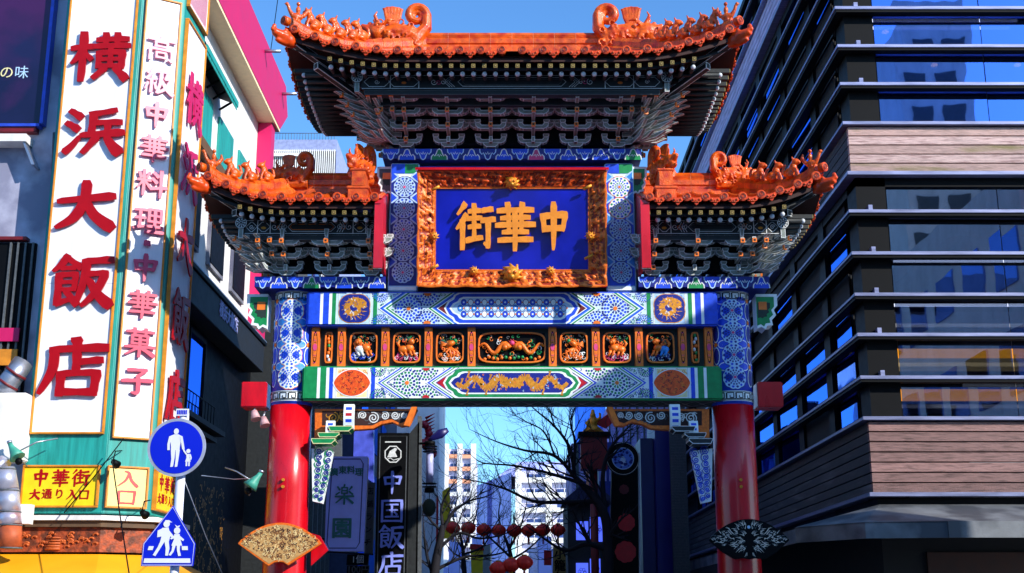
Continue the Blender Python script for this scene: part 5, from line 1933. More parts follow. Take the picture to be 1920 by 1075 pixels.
# walls
WX = -7.46
mb = MB()
mb.box(-14, WX, 26.75, 36, 9.0, 17.3, WALLW)
mb.box(-14, -9.4, 25.3, 26.75, 3.4, 17.3, mat('lavender_grey_render', '#c4c4d8', .8, 0, .2, 1.5, .1, 30, col2='#86869c', cscale=.8))
mb.build('upper_wall', sb)
mb = MB(); mb.box(-14, WX, 26.75, 36, 0, 8.99, BLK); mb.box(-14, -9.4, 25.3, 26.75, 0, 3.39, BLK)
mb.build('lower_wall', sb)
mb = MB(); mb.box(-7.2, -6.95, 26.9, 36, 15.75, 17.4, MAG); mb.prism([(36, 15.75), (37.1, 16.6), (36.6, 17.4), (36, 17.4)], lambda a, b, d: (d, a, b), -7.2, -6.95, MAG)
mb.build('roof_parapet', sb, bevel=.01)
mb = MB(); mb.box(-7.6, -6.96, 26.9, 36, 15.66, 15.745, CREAMW); mb.build('parapet_soffit', sb)
for y in (35.2,):
    mb = MB(); mb.box(-7.45, -7.05, y, y+.5, 9.0, 15.65, REDM if y > 36 else MAG); mb.build('corner_post', sb)
for (z, y) in ((17.0, 33.2), (16.9, 36.0)):
    mb = MB(); mb.tube([(-6.95, y, z), (-6.5, y, z)], .05, STEEL, 8); mb.build('drain_spout', sb)
mb = MB()
mb.box(-7.46, -7.2, 27.0, 34.5, 12.2, 12.45, mat('brown_beam', '#6a4a2c', .7))
mb.build('cornice_beam', sb)
mb = MB()
for i in range(3): mb.box(-7.46, -7.40, 28.0+i*2.4, 29.6+i*2.4, 12.7, 13.9, TEAL)
mb.build('window_shutter', sb)
for i in range(3):
    mb = MB(); mb.box(-7.46, -7.38, 27.4+i*2.6, 29.0+i*2.6, 9.9, 11.6, WALLG); mb.box(-7.39, -7.36, 27.5+i*2.6, 28.9+i*2.6, 10.0, 11.5, BLK)
    mb.build('window', sb)
aw = thing('retracted_awning', 'retracted black awning with a teal edge high on the restaurant side wall', 'awning', (-7.2, 28.6, 14.3))
mb = MB()
mb.prism([(-7.45, 14.62), (-7.05, 14.42), (-7.0, 14.22), (-7.05, 14.2), (-7.45, 14.35)], lambda a, b, d: (a, d, b), 26.95, 30.3, BLK)
mb.build('cover', aw)
mb = MB(); mb.box(-7.0, -6.95, 26.95, 30.35, 14.12, 14.27, TEAL)
for i in range(14): mb.box(-6.98, -6.965, 26.97+i*.24, 27.16+i*.24, 14.02, 14.12, TEAL)
mb.build('edge_valance', aw)
mb = MB()
for i in range(5): mb.tube([(-7.4, 27.4+i*.7, 14.0), (-7.1, 27.4+i*.7, 14.2)], .03, BLK, 6)
mb.build('arm', aw)
# dark canopy with restaurant name
dc = thing('dark_canopy', 'long black canopy along the restaurant side with small pale lettering', 'canopy', (-7, 31, 8.6))
FASC = mat('canopy_black', '#17181a', .6, var=.3)
mb = MB(); mb.box(-7.46, -6.95, 26.8, 35.2, 8.2, 8.95, FASC); mb.box(-7.46, -6.9, 26.75, 35.3, 8.96, 9.06, BLK); mb.build('fascia', dc, bevel=.01)
mb = MB(); mb.box(-6.915, -6.9, 26.75, 35.3, 9.065, 9.09, STEEL); mb.build('edge_strip', dc)
fontmesh('横浜大飯店', lambda a, b, d: (-6.945+d, 30.6+a, 8.68+b), .42, .01, mat('pale_violet', '#aeb0e8', .5), 'lettering', dc, .02)
# windows of the dark storey
GLW = glassmat('window_glass', '#4a86ff', .8)
for y0, y1 in ((27.5, 28.5), (28.75, 30.2)):
    mb = MB(); mb.box(-7.42, -7.40, y0, y1, 6.1, 7.95, GLW)
    w = mb.build('window_pane', sb)
    for (a, b, c, d) in ((y0-.06, y0, 6.0, 8.05), (y1, y1+.06, 6.0, 8.05), (y0, y1, 6.0, 6.1), (y0, y1, 7.95, 8.05)):
        mb = MB(); mb.box(-7.44, -7.36, a, b, c, d, FASC); mb.build('window_frame', w)
mb = MB()
for i in range(12): mb.tube([(-7.2, 27.4+i*.3, 6.05), (-7.2, 27.4+i*.3, 6.5)], .01, BLK, 5)
mb.tube([(-7.2, 27.4, 6.5), (-7.2, 30.8, 6.5)], .015, BLK, 5)
mb.box(-7.45, -7.1, 27.2, 31.6, 5.9, 6.02, FASC); mb.box(-7.45, -7.2, 27.2, 31.2, 5.7, 5.8, FASC)
mb.build('railing', sb)
pt = Paint(mapflat((WX, 29, 4), (0, 1, 0), (0, 0, 1), (1, 0, 0)), .008)
rnd = random.Random(9)
for i in range(170):
    a, b = rnd.uniform(1.3, 4.6), rnd.uniform(-1.6, .7)
    w0 = rnd.uniform(0, 6)
    pt.ring(a, b, .07, .1, mat('old_gilding', '#b8802c', .5, .1), 1, 6, w0, w0+rnd.uniform(1.5, 4))
pt.build('gilded_relief', sb)
# front-left wall details (beyond the sign tower's left edge)
bb = thing('billboard', 'dark navy billboard with white script at the top left corner', 'billboard', (-9.7, 25.2, 12))
q0, q1 = P(-60, -40, 25.2), P(78, 236, 25.2)
mb = MB(); mb.box(-12.2, q1.x, 25.12, 25.28, q1.z, 17, mat('navy_board', '#10103c', .35, 0, .3, .8, col2='#3c1048', cscale=.5)); mb.build('board', bb)
mb = MB(); mb.box(q1.x, q1.x+.07, 25.06, 25.28, q1.z, 17, mat('blue_trim', '#2c4cc8', .4)); mb.box(-12.2, q1.x, 25.06, 25.28, q1.z-.06, q1.z-.002, mat('blue_trim', '#2c4cc8', .4)); mb.build('trim', bb)
for txt, px in (('の', 12, ), ('味', 40)):
    q = P(px, 137, 25.1)
    fontmesh(txt, (lambda q: (lambda a, b, d: (q.x+a, 25.115-d, q.z+b)))(q), .31, .008, CREAM if txt == 'の' else PALE, 'lettering', bb, .0)
mb = MB(); mb.box(-12.4, P(70, 245, 25.2).x, 25.1, 25.3, ZZ(250, 25.2), ZZ(240, 25.2), REDD); mb.build('base_rail', bb)
mb = MB()
mb.box(-12.4, P(52, 262, 25).x, 24.9, 25.3, ZZ(268, 25), ZZ(254, 25), WALLW)
mb.prism([(P(48, 268, 25).x, ZZ(268, 25)), (P(66, 310, 25).x, ZZ(310, 25)), (P(60, 310, 25).x, ZZ(310, 25)), (P(44, 268, 25).x, ZZ(268, 25))], lambda a, b, d: (a, d, b), 24.95, 25.3, STEEL)
mb.build('ledge', sb)
mb = MB(); mb.box(-12.4, P(52, 455, 25.2).x, 25.1, 25.3, ZZ(452, 25.2), ZZ(446, 25.2), REDD)
mb.box(-12.4, P(50, 640, 25.2).x, 25.2, 25.295, ZZ(735, 25.2), ZZ(456, 25.2), BLK)
for i in range(4):
    x = P(6+i*14, 600, 25.2).x
    mb.box(x, x+.04, 25.15, 25.19, ZZ(735, 25.2), ZZ(456, 25.2), GREYD)
mb.build('left_window', sb)
mb = MB()
mb.box(-10.3, P(34, 640, 25.1).x, 25.1, 25.14, ZZ(640, 25.1), ZZ(615, 25.1), MAG)
mb.box(-10.3, P(32, 660, 25.1).x, 25.1, 25.14, ZZ(685, 25.1), ZZ(655, 25.1), OCHRE)
mb.build('window_goods', sb)
mb = MB(); mb.tube([P(104, 250, 25.2), P(96, 500, 25.2), P(60, 800, 25.2)], .06, GREYD, 8); mb.build('downpipe', sb)
ac = thing('ventilation_unit', 'white ventilation box with a bent silver duct at the left edge', 'ventilation unit', P(10, 860, 24.3))
a, b = P(-60, 738, 24.3), P(41, 864, 24.3)
mb = MB(); mb.box(a.x, b.x, 24.2, 24.9, b.z, a.z, WALLW); mb.build('box', ac, bevel=.02)
mb = MB(); mb.tube([P(8, 738, 24.5), P(12, 722, 24.5), P(26, 704, 24.5), P(44, 680, 24.6)], [.21, .21, .2, .2], STEEL, 16); mb.build('duct', ac)
for (px, py) in ((12, 722), (28, 702)):
    mb = MB(); mb.tube([P(px, py, 24.5), P(px+3, py-4, 24.5)], .225, REDD, 16); mb.build('duct_clamp', ac)
dp = thing('bent_duct', 'silver duct pipe bending down past the yellow sign to the awning', 'duct', P(18, 1000, 24.0))
DUC = mat('dusty_duct', '#c2c2d4', .35, .55, .25, 2, col2='#b06048', cscale=1.1, cpos=(.55, .75))
ptsd = [(-6, 872), (8, 880), (15, 920), (18, 960), (20, 985), (20, 1028)]
for i in range(len(ptsd)-1):
    mb = MB(); mb.tube([P(*ptsd[i], 24.0), P(*ptsd[i+1], 24.0)], [.2, .2], DUC if i < 4 else mat('rusty_duct', '#c05a30', .6, .2, .3), 18); mb.build('duct_section', dp)
for p in ptsd[1:]:
    mb = MB(); a = P(*p, 24.0); mb.tube([a+Vector((0, 0, .012)), a-Vector((0, 0, .012))], .21, GREYD, 18); mb.build('duct_joint', dp)
mb = MB(); a = P(36, 962, 24.1); mb.box(a.x, a.x+.2, 24.1, 24.3, a.z-.2, a.z+.16, WALLW); mb.build('junction_box', dp)


def clamp_lamp(px, py, y, sgn, label):
    c = P(px, py, y)
    Q = .72
    t = thing('clamp_lamp', label, 'lamp', c)
    mb = MB(); mb.tube([c+Q*Vector((-sgn*.16, 0, .26)), c+Q*Vector((-sgn*.1, -.02, .16)), c+Q*Vector((sgn*.02, -.04, .0)), c+Q*Vector((sgn*.1, -.06, -.12))], [.04, .05, .1, .15], mat('lamp_green', '#3f9c86', .5), 14)
    mb.build('shade', t)
    mb = MB(); mb.tube([c+Q*Vector((-sgn*.16, 0, .26)), c+Q*Vector((-sgn*.18, 0, .32))], .05, STEEL, 8); mb.build('neck', t)
    mb = MB(); mb.ball(c+Q*Vector((sgn*.14, -.05, -.22)), .07, BLK, 10, 6); mb.build('bulb', t)
    mb = MB(); mb.tube([c, c+Q*Vector((sgn*.5, .1, .3)), c+Q*Vector((sgn*.9, .5, .45))], .014, STEEL, 6); mb.tube([c, c+Q*Vector((sgn*.2, .4, -.3))], .014, STEEL, 6); mb.build('arm', t)
clamp_lamp(28, 850, 24.0, 1, 'green clamp lamp beside the silver duct at left')
clamp_lamp(477, 905, 24.4, -1, 'green clamp lamp left of the red pillar')
for px, py, lab in ((212, 865, 'small black spotlight above the pale entrance sign'), (266, 960, 'small black spotlight under the pale entrance sign')):
    c = P(px, py, 24.2)
    t = thing('spotlight', lab, 'spotlight', c)
    mb = MB(); mb.tube([c, c+Vector((.05, .12, -.06))], [.05, .085], BLK, 12); mb.build('lamp_body', t)
    mb = MB(); mb.tube([c, c+Vector((0, .1, .2)), c+Vector((0, .5, .26))], .012, BLK, 6); mb.build('arm', t)
fl = thing('floodlight_pair', 'pair of small floodlights under the red tenon left of the gate', 'floodlight', P(485, 782, 24.8))
for dx, dy in ((0, 0), (17, 12)):
    c = P(476+dx, 776+dy, 24.8)
    mb = MB(); mb.tube([c+Vector((0, 0, .05)), c+Vector((.06, -.05, -.12))], [.06, .1], mat('floodlight_pink', '#c89a9c', .5), 14); mb.tube([c+Vector((0, 0, .05)), c+Vector((.02, .1, .2))], .02, STEEL, 6); mb.build('lamp_body', fl)

# ================================================================== ROAD SIGNS ON THE POLE
SB = mat('traffic_blue', '#0a22c8', .3, var=.04, scale=2)
SWH = mat('traffic_white', '#dfe4f4', .35, var=.05)
YS = 13.4
pole = thing('sign_pole', 'white round pole carrying the two blue road signs', 'pole', (P(335, 900, YS).x, YS, 0))
xp_ = P(335, 950, YS).x
mb = MB(); mb.tube([(xp_, YS, .13), (xp_, YS, 2.0), (xp_, YS, P(331, 775, YS).z)], .048, SWH, 16); mb.build('post', pole)
mb = MB(); a, b = P(331, 767, YS-.05), P(354, 780, YS-.05); mb.box(a.x, b.x, YS-.06, YS-.05, b.z, a.z, SWH)
pl = mb.build('inventory_plate', pole)
pt = Paint(mapflat((0, YS-.06, 0), (1, 0, 0), (0, 0, 1), (0, -1, 0)))
for i in range(6): pt.rect(a.x+.012+i*.018, a.x+.025+i*.018, b.z+.014, a.z-.014, SB, 1)
pt.build('plate_print', pl)
rs = thing('pedestrian_sign', 'round blue sign with a white adult and child, high on the pole', 'road sign', P(331, 838, YS-.1))
c = P(331, 839, YS-.1)
mb = MB(); mb.tube([c+Vector((0, .02, 0)), c+Vector((0, -.0, 0))], .303, mat('sign_rim', '#b4bcd4', .3, .3), 48); mb.build('rim', rs)
pt = Paint(mapflat(c, (1, 0, 0), (0, 0, 1), (0, -1, 0)))
pt.disc(0, 0, .272, SB, 1, 48)
k = .3/54


def fig(pt, ox, oz, s, m, kid=False, hat=False):
    L = lambda pts, w: pt.line([(ox+a*s, oz+b*s) for a, b in pts], w*s, m, 3)
    pt.disc(ox, oz+8.6*s, 1.25*s, m, 3, 14, sc=(1, 1.15))
    if hat: pt.poly([(ox-1.4*s, oz+9.3*s), (ox+2.4*s, oz+9.3*s), (ox+1.0*s, oz+10.4*s), (ox-1.1*s, oz+10.4*s)], m, 3)
    pt.poly([(ox-1.9*s, oz+6.6*s), (ox-.9*s, oz+7.2*s), (ox+.9*s, oz+7.2*s), (ox+1.9*s, oz+6.6*s), (ox+1.3*s, oz+2.6*s), (ox-1.3*s, oz+2.6*s)], m, 2)


# adult
pt.disc(-.01, .165, .026, SWH, 3, 16, sc=(1, 1.2))
pt.rect(-.02, .0, .12, .15, SWH, 2)
pt.poly([(-.075, .115), (-.03, .135), (.01, .135), (.05, .115), (.035, -.0), (.035, -.03), (-.055, -.03), (-.055, 0)], SWH, 2)
pt.line([(-.068, .112), (-.082, .03), (-.078, -.03)], .026, SWH, 3)
pt.line([(.044, .112), (.062, .04), (.075, -.02)], .026, SWH, 3)
pt.poly([(-.055, -.03), (-.008, -.03), (-.012, -.12), (-.022, -.2), (-.05, -.205), (-.045, -.12)], SWH, 2)
pt.poly([(-.005, -.03), (.038, -.03), (.03, -.12), (.022, -.2), (-.004, -.205), (.0, -.12)], SWH, 2)
# child
pt.disc(.128, -.04, .022, SWH, 3, 14)
pt.poly([(.108, -.07), (.15, -.07), (.145, -.11), (.158, -.15), (.1, -.15), (.112, -.11)], SWH, 2)
pt.line([(.112, -.075), (.085, -.04), (.075, -.02)], .016, SWH, 3)
pt.line([(.148, -.075), (.16, -.11), (.156, -.13)], .015, SWH, 3)
pt.rect(.107, .124, -.195, -.15, SWH, 2); pt.rect(.134, .15, -.195, -.15, SWH, 2)
pt.build('pictogram', rs)
ts = thing('crossing_sign', 'five-sided blue pedestrian crossing sign with two walking children, lowest on the pole', 'road sign', P(317, 1015, YS-.1))
def hp_(sc_): return [((320-317)*sc_, 64*sc_), (48*sc_+1, -4*sc_-2), (47*sc_, -46*sc_), (-49*sc_, -46*sc_), (-48*sc_, -4*sc_-2)]
c = P(317, 1014, YS-.1)
mb = MB(); mb.prism([(a*k, b*k) for a, b in hp_(1.0)], lambda a, b, d: (c.x+a, c.y+d, c.z+b), 0, .02, SB); put(mb.mesh('m', bevel=.004), 'plate', ts)
pt = Paint(mapflat(c, (1, 0, 0), (0, 0, 1), (0, -1, 0)))
pt.line([(a*k, b*k) for a, b in hp_(.955)], .006, SWH, 1, closed=True)
S = lambda pts, m=SWH, kk=2: pt.poly([(a*k, b*k) for a, b in pts], m, kk)
S([(-43, -32), (41, -32), (42, -40), (-44, -40)])
S([(-36, -10), (-27, -10), (-29, -17), (-38, -17)])
S([(24, -10), (35, -10), (36, -17), (25, -17)])
# boy with cap and satchel
pt.disc(-6*k, 30*k, 6*k, SWH, 3, 14); S([(-10, 33), (4, 33), (-2, 37), (-9, 37)])
S([(-14, 23), (-2, 24), (2, 8), (0, -2), (-16, -2), (-14, 8)])
S([(-22, 18), (-14, 22), (-12, 8), (-22, 6)])
S([(-16, -2), (-8, -2), (-16, -16), (-23, -28), (-28, -26), (-20, -12)]); S([(-8, -2), (0, -2), (2, -14), (0, -27), (-5, -27), (-5, -14)])
S([(-2, 20), (10, 6), (8, 3), (-3, 12)])
# girl
pt.disc(14*k, 18*k, 6*k, SWH, 3, 14); S([(12, 24), (17, 24), (19, 28), (14, 26), (9, 29)])
S([(9, 12), (19, 12), (21, 2), (25, -9), (5, -9), (9, 2)])
S([(18, 10), (28, 2), (26, -1), (18, 4)]); S([(10, 10), (2, 4), (4, 2), (10, 5)])
S([(7, -9), (13, -9), (10, -20), (5, -27), (1, -26), (6, -18)]); S([(15, -9), (21, -9), (21, -18), (24, -27), (19, -28), (16, -18)])
pt.build('pictogram', ts)
for lab, a, b in (('thin wire slanting down right of the road signs', (345, 900, 13.6), (425, 1095, 15)), ('thin wire slanting left of the road signs', (210, 862, 24.1), (245, 1095, 20)),
                  ('thin wire from the round sign to the green lamp', (378, 892, 14), (474, 897, 24.3)), ('thin dark cable crossing the teal sign tower base', (120, 962, 24.2), (232, 822, 24.2)),
                  ('thin cable hanging in the sky left of the upper roof', (522, -10, 34), (504, 120, 36))):
    pa, pb = P(*a), P(*b)
    w = thing('wire', lab, 'wire', pa)
    mb = MB(); mb.tube([pa, pa.lerp(pb, .5)-Vector((0, 0, .03)), pb], .006 if a[2] < 20 else .012, STEEL if a[2] < 20 else BLK, 5); mb.build('strand', w)

# ================================================================== DOWN THE STREET
def box_building(name, label, x0, x1, y0, y1, z1, m, z0=0):
    t = thing(name, label, 'building', ((x0+x1)/2, (y0+y1)/2, 0))
    mb = MB(); mb.box(x0, x1, y0, y1, z0, z1, m); mb.build('wall', t)
    return t


# finned tower behind the left roof
Yt = 62
a, b, c = P(503, 262, Yt), P(632, 258, Yt), P(655, 320, Yt+6)
ft = box_building('finned_tower', 'grey tower with vertical white fins seen above the left lower roof', a.x-2, b.x, Yt, Yt+12, a.z, mat('tower_grey', '#9098c0', .7))
n = 34
for i in range(n):
    x = a.x+(b.x-a.x)*i/n
    mb = MB(); mb.box(x, x+.05, Yt-.14, Yt-.002, 0, a.z-.6, WALLW); mb.build('fin', ft)
    mb = MB(); mb.box(x+.05, x+.08, Yt-.06, Yt-.002, 0, a.z-.65, BLK); mb.build('dark_slot', ft)
mb = MB()
for i in range(24): x = a.x+(b.x-a.x)*i/24; mb.tube([(x, Yt, a.z), (x, Yt, a.z+.35)], .012, GREYD, 4)
mb.tube([(a.x, Yt, a.z+.35), (b.x, Yt, a.z+.35)], .02, GREYD, 4); mb.box(a.x, a.x+1.9, Yt-.3, Yt-.15, a.z-1.0, a.z-.85, WALLW)
mb.build('roof_railing', ft)

# side-street frontage left
lf = box_building('dark_shopfront', 'dark narrow building behind the hanging restaurant signs', -12, -6.6, 38, 46, 13, DARK)
for f in range(4):
    for q in range(3):
        mb = MB(); mb.box(-6.6, -6.55, 38.6+q*2.5, 40.4+q*2.5, 3.4+f*2.6, 5.0+f*2.6, mat('violet_glass', '#3a3a8c', .15, .2)); mb.build('window', lf)
mb = MB()
for q in range(8): mb.box(-6.58, -6.3, 38+q, 38.12+q, .5, 12, GREYD)
mb.build('facade_rib', lf)
lf2 = box_building('slate_shopfront', 'blue slate building standing further down on the left of the street', -12, -5.6, 46.5, 62, 12.5, mat('slate', '#3c4468', .7))
for f in range(4):
    for q in range(4):
        mb = MB(); mb.box(-5.6, -5.55, 47+q*3.7, 49+q*3.7, 3+f*2.5, 4.6+f*2.5, GLW); mb.build('window', lf2)
wb = box_building('white_tower_block', 'white building edge with red dragon sign beyond the street lamp', *(lambda a, b: (a.x-3, b.x))(P(790, 900, 66), P(822, 900, 66)), 66, 72, 16, WALLW)
rd = thing('red_dragon_sign', 'small red dragon sign on the white building left of the street lamp', 'sign', P(797, 815, 60))
mb = MB(); rnd = random.Random(5); cc = P(797, 818, 60)
for i in range(16): w = i*.7; mb.ball(cc+Vector((.35*cos(w)*(1-i/22), rnd.uniform(-.1, .1), .1*i-.8+.2*sin(w))), .24-.006*i, REDM, 8, 6)
for i in range(10): mb.tube([cc+Vector((0, 0, -.6+i*.16)), cc+Vector((.45, 0, -.45+i*.17))], [.08, .01], RED, 5)
mb.build('dragon_body', rd)


def tower(name, label, pl_, pr_, ptop, Y, depth, m, accent, nb, z_floor=3.0, sidem=None, lean=0):
    a, b = P(pl_, ptop, Y), P(pr_, ptop, Y)
    t = thing(name, label, 'building', ((a.x+b.x)/2, Y, 0))
    mb = MB(); mb.box(a.x, b.x, Y, Y+depth, 0, a.z, m); mb.build('wall', t)
    nf = int(a.z/z_floor)
    w = (b.x-a.x)/nb
    for k in range(nb+1):
        x = a.x+w*k
        mb = MB(); mb.box(x-.65, x+.65, Y-1.3, Y-.002, 0, a.z+1.2, WALLW); mb.build('pilaster', t)
    for f in range(nf):
        z = a.z-.3-f*z_floor
        if z < 3: break
        mb = MB(); mb.box(a.x, b.x, Y-1.25, Y-1.1, z-1.05-z_floor+2.0, z-z_floor+2.0, accent if f < 3 or accent is WALLW else WALLW)
        mb.box(a.x, b.x, Y-1.1, Y-.004, z-1.05-z_floor+2.0, z-1.05-z_floor+2.15, WALLW)
        mb.build('balcony', t)
        for k in range(nb):
            x = a.x+w*k
            mb = MB(); mb.box(x+w*.28, x+w*.75, Y-.05, Y-.003, z-2.0, z-.3, mat('far_window', '#3a4c86', .2, .1)); mb.build('window', t)
            mb = MB(); mb.box(x+w*.51, x+w*.54, Y-.08, Y-.051, z-2.0, z-.3, WALLW); mb.build('window_mullion', t)
    return t, a, b


tower('apartment_tower', 'cream and salmon apartment tower with stacked balconies beyond the left street lamp', 812, 888, 842, 330, 40, mat('violet_white', '#c9c6e6', .7), mat('salmon', '#f0a078', .7), 3, 3.2)
t2, a, b = tower('white_apartment_tower', 'large white apartment tower with a lavender blank side wall behind the bare tree', 972, 1085, 884, 270, 40, mat('violet_white', '#c9c6e6', .7), WALLW, 2, 3.1)
LAV = mat('lavender_render', '#aab2f2', .8, 0, .1, .5)
c0 = P(893, 905, 290)
mb = MB()
mb.prism([(c0.x, 296.0), (a.x-1.5, 268.0), (a.x-1.5, 310), (c0.x, 310)], lambda p, q, d: (p, q, d), 0, a.z-.4, LAV)
mb.build('side_wall', t2)
mb = MB()
for q in (.28,): mb.box(c0.x+(a.x-c0.x)*q, c0.x+(a.x-c0.x)*q+1.4, 283, 290.5, 0, a.z-.6, mat('slot_blue', '#5a62b0', .6))
mb.build('wall_slot', t2)
mb = MB(); mb.prism([(c0.x+5, a.z-.5), (a.x, a.z+2.6), (b.x, a.z+2.6), (b.x, a.z-.5)], lambda p, q, d: (p, d, q), 275.0, 304, LAV); mb.build('roof_house', t2)

# hanging signs left of the opening
s1 = thing('lavender_sign', 'lavender hanging sign with green lettering beside the left red pillar', 'sign', P(648, 1035, 31))
Ys = 31
f = lambda a, b: (P(a, b, Ys).x, P(a, b, Ys).z)
LAVS = mat('lavender_sign', '#a4acff', .35, var=.08)
mb = MB(); mb.xz([f(608, 1034), f(682, 1034), f(690, 856), f(614, 856)], Ys, Ys+.25, LAVS, STEEL); mb.build('sign_box', s1, bevel=.015)
pt = Paint(mapflat((0, Ys, 0), (1, 0, 0), (0, 0, 1), (0, -1, 0)))
pt.line([f(623, 870), f(626, 861), f(676, 861), f(681, 870), f(674, 1018), f(668, 1028), f(617, 1028), f(613, 1018)], .025, BLUED, 1, closed=True)
pt.build('border', s1)
LG = mat('sign_green', '#166a6a', .4)
for ch, a, b, w in (('楽', 646, 927, .44), ('園', 641, 993, .44)):
    q = P(a, b, Ys)
    if ch in G: glyph(ch, (lambda q: (lambda a, b, d: (q.x+a, Ys-.004-d, q.z+b)))(q), w*1.05, w*1.05, .012, LG, 'lettering', s1, 1.2)
    else: fontmesh(ch, (lambda q: (lambda a, b, d: (q.x+a, Ys-.004-d, q.z+b)))(q), w*1.15, .012, LG, 'lettering', s1, .03)
for i, ch in enumerate('廣東料理'):
    q = P(627+i*15.5, 889-7*sin((i+.5)/4*pi), Ys)
    fontmesh(ch, (lambda q: (lambda a, b, d: (q.x+a, Ys-.004-d, q.z+b)))(q), .2, .01, LG, 'lettering', s1, .02)
mb = MB(); mb.tube([P(600, 1034, Ys), P(700, 1040, Ys)], .02, BLK, 6); mb.tube([P(598, 1010, Ys+.1), P(690, 1018, Ys+.1)], .02, BLK, 6); mb.build('hanging_bar', s1)
Yq = 33
s2 = thing('black_vertical_sign', 'tall black sign with lavender characters and a wave emblem, left of the street lamp', 'sign', P(735, 1075, Yq))
f = lambda a, b: (P(a, b, Yq).x, P(a, b, Yq).z)
mb = MB(); mb.xz([f(702, 1100), f(762, 1100), f(768, 812), f(708, 812)], Yq, Yq+.3, BLK, GREYD); mb.build('sign_box', s2, bevel=.01)
mb = MB(); mb.xz([f(768, 812), f(762, 1100), f(782, 1100), f(786, 790)], Yq+.05, Yq+.28, DARK); mb.xz([f(783, 780), f(779, 1100), f(789, 1100), f(790, 780)], Yq+.05, Yq+.28, GREYD); mb.build('side_frame', s2)
pt = Paint(mapflat((0, Yq, 0), (1, 0, 0), (0, 0, 1), (0, -1, 0)), .004)
pt.line([f(707, 1100), f(713, 818), f(763, 818), f(757, 1100)], .022, GREYD, 1)
oc = [f(737+16*cos(pi/8+i*pi/4), 852-16*sin(pi/8+i*pi/4)) for i in range(8)]
pt.line(oc, .03, GREY, 1, closed=True)
pt.line([f(722, 829), f(752, 829)], .03, GREY, 1)
pt.poly([f(726, 858), f(731, 846), (f(741, 840)), f(745, 842), f(741, 848), f(745, 857)], GREY, 2)
pt.line([f(725, 862), f(732, 859), f(738, 863), (f(748, 860))], .02, GREY, 1)
pt.build('wave_emblem', s2)
LS = mat('sign_lavender_letters', '#8f9cf4', .4, var=.05)
for ch, a, b in (('中', 736, 905), ('国', 735, 958), ('飯', 733, 1007), ('店', 733, 1058)):
    q = P(a, b, Yq)
    glyph(ch, (lambda q: (lambda a, b, d: (q.x+a, Yq-.006-d, q.z+b)))(q), .62, .58, .03, LS, 'lettering', s2, 1.15)
s3 = thing('narrow_grey_sign', 'narrow grey sign between the lavender and the black hanging signs', 'sign', P(693, 1060, 33.5))
mb = MB(); Yr = 33.6; f = lambda a, b: (P(a, b, Yr).x, P(a, b, Yr).z)
mb.xz([f(684, 1040), f(698, 1040), f(703, 905), f(690, 905)], Yr, Yr+.2, GREYD); mb.build('sign_box', s3)
mb = MB(); mb.xz([f(650, 1060), f(690, 1060), f(692, 1040), f(652, 1040)], Yr-.1, Yr+.1, BLK); mb.build('price_board', s3)
for i, ch in enumerate('店舗ランチ'):
    q = P(694-i*1.2, 922+i*24, Yr)
    fontmesh(ch, (lambda q: (lambda a, b, d: (q.x+a, Yr-.004-d, q.z+b)))(q), .2, .006, BLK, 'lettering', s3)
q = P(671, 1050, Yr-.1)
fontmesh('1個', lambda a, b, d: (q.x+a, Yr-.104-d, q.z+b), .22, .006, GREY, 'lettering', s3)
q2 = P(672, 1069, Yr-.1)
mb = MB(); mb.xz([f(650, 1082), f(690, 1082), f(692, 1061), f(652, 1061)], Yr-.1, Yr+.1, BLK); mb.build('price_board', s3)
fontmesh('100円', lambda a, b, d: (q2.x+a, Yr-.104-d, q2.z+b), .24, .006, GREYD, 'lettering', s3)
# blue-violet wall glimpsed above the lavender sign
vs_ = thing('violet_panel_sign', 'plain violet-blue panel sign high between pillar and black sign', 'sign', P(690, 850, 36))
f = lambda a, b: (P(a, b, 36).x, P(a, b, 36).z)
mb = MB(); mb.xz([f(662, 880), f(700, 905), f(700, 790), f(664, 800)], 36, 36.3, mat('violet_panel', '#4e5cd0', .4)); mb.xz([f(590, 860), f(640, 870), f(640, 800), f(592, 800)], 36, 36.2, GREYD); mb.build('panel', vs_)

# street lamp
sl_ = thing('street_lamp', 'ornate street lamp with a glowing white tube and dark blue paddle arm', 'street lamp', P(806, 1075, 32))
Yl = 32
c = P(806, 860, Yl)
mb = MB()
def atz(py): return ZZ(py, Yl)
mb.tube([(c.x, Yl, atz(905)), (c.x, Yl, atz(835))], .09, mat('lamp_tube', '#b8bcf0', .3), 16); mb.build('lamp_tube', sl_)
for py in (838, 843, 848, 908, 914):
    mb = MB(); mb.tube([(c.x, Yl, atz(py)), (c.x, Yl, atz(py)+.02)], .18, BLK, 18); mb.build('collar_ring', sl_)
mb = MB(); mb.tube([(c.x, Yl, atz(835)), (c.x, Yl, atz(828))], .13, BLK, 14); mb.tube([(c.x, Yl, atz(916)), (c.x, Yl, atz(924))], .12, BLK, 14)
mb.tube([(c.x, Yl, atz(831)), (P(786, 832, Yl).x, Yl, atz(832))], .03, BLK, 8)
mb.tube([(c.x, Yl, atz(924)), (c.x, Yl, atz(945))], .012, BLK, 6)
mb.build('bracket', sl_)
mb = MB(); mb.ball((c.x, Yl, atz(952)), .17, mat('basket_green', '#1c2c22', .8), 10, 8, (1, 1, 1.3)); mb.build('hanging_ball', sl_)
mb = MB()
pa, pb = P(803, 826, Yl), P(840, 806, Yl)
mb.tube([pa, pa.lerp(pb, .25), pa.lerp(pb, .6), pb], [.03, .07, .12, .06], mat('lamp_navy', '#14125a', .35, .1), 12, True, .4); mb.build('paddle', sl_)

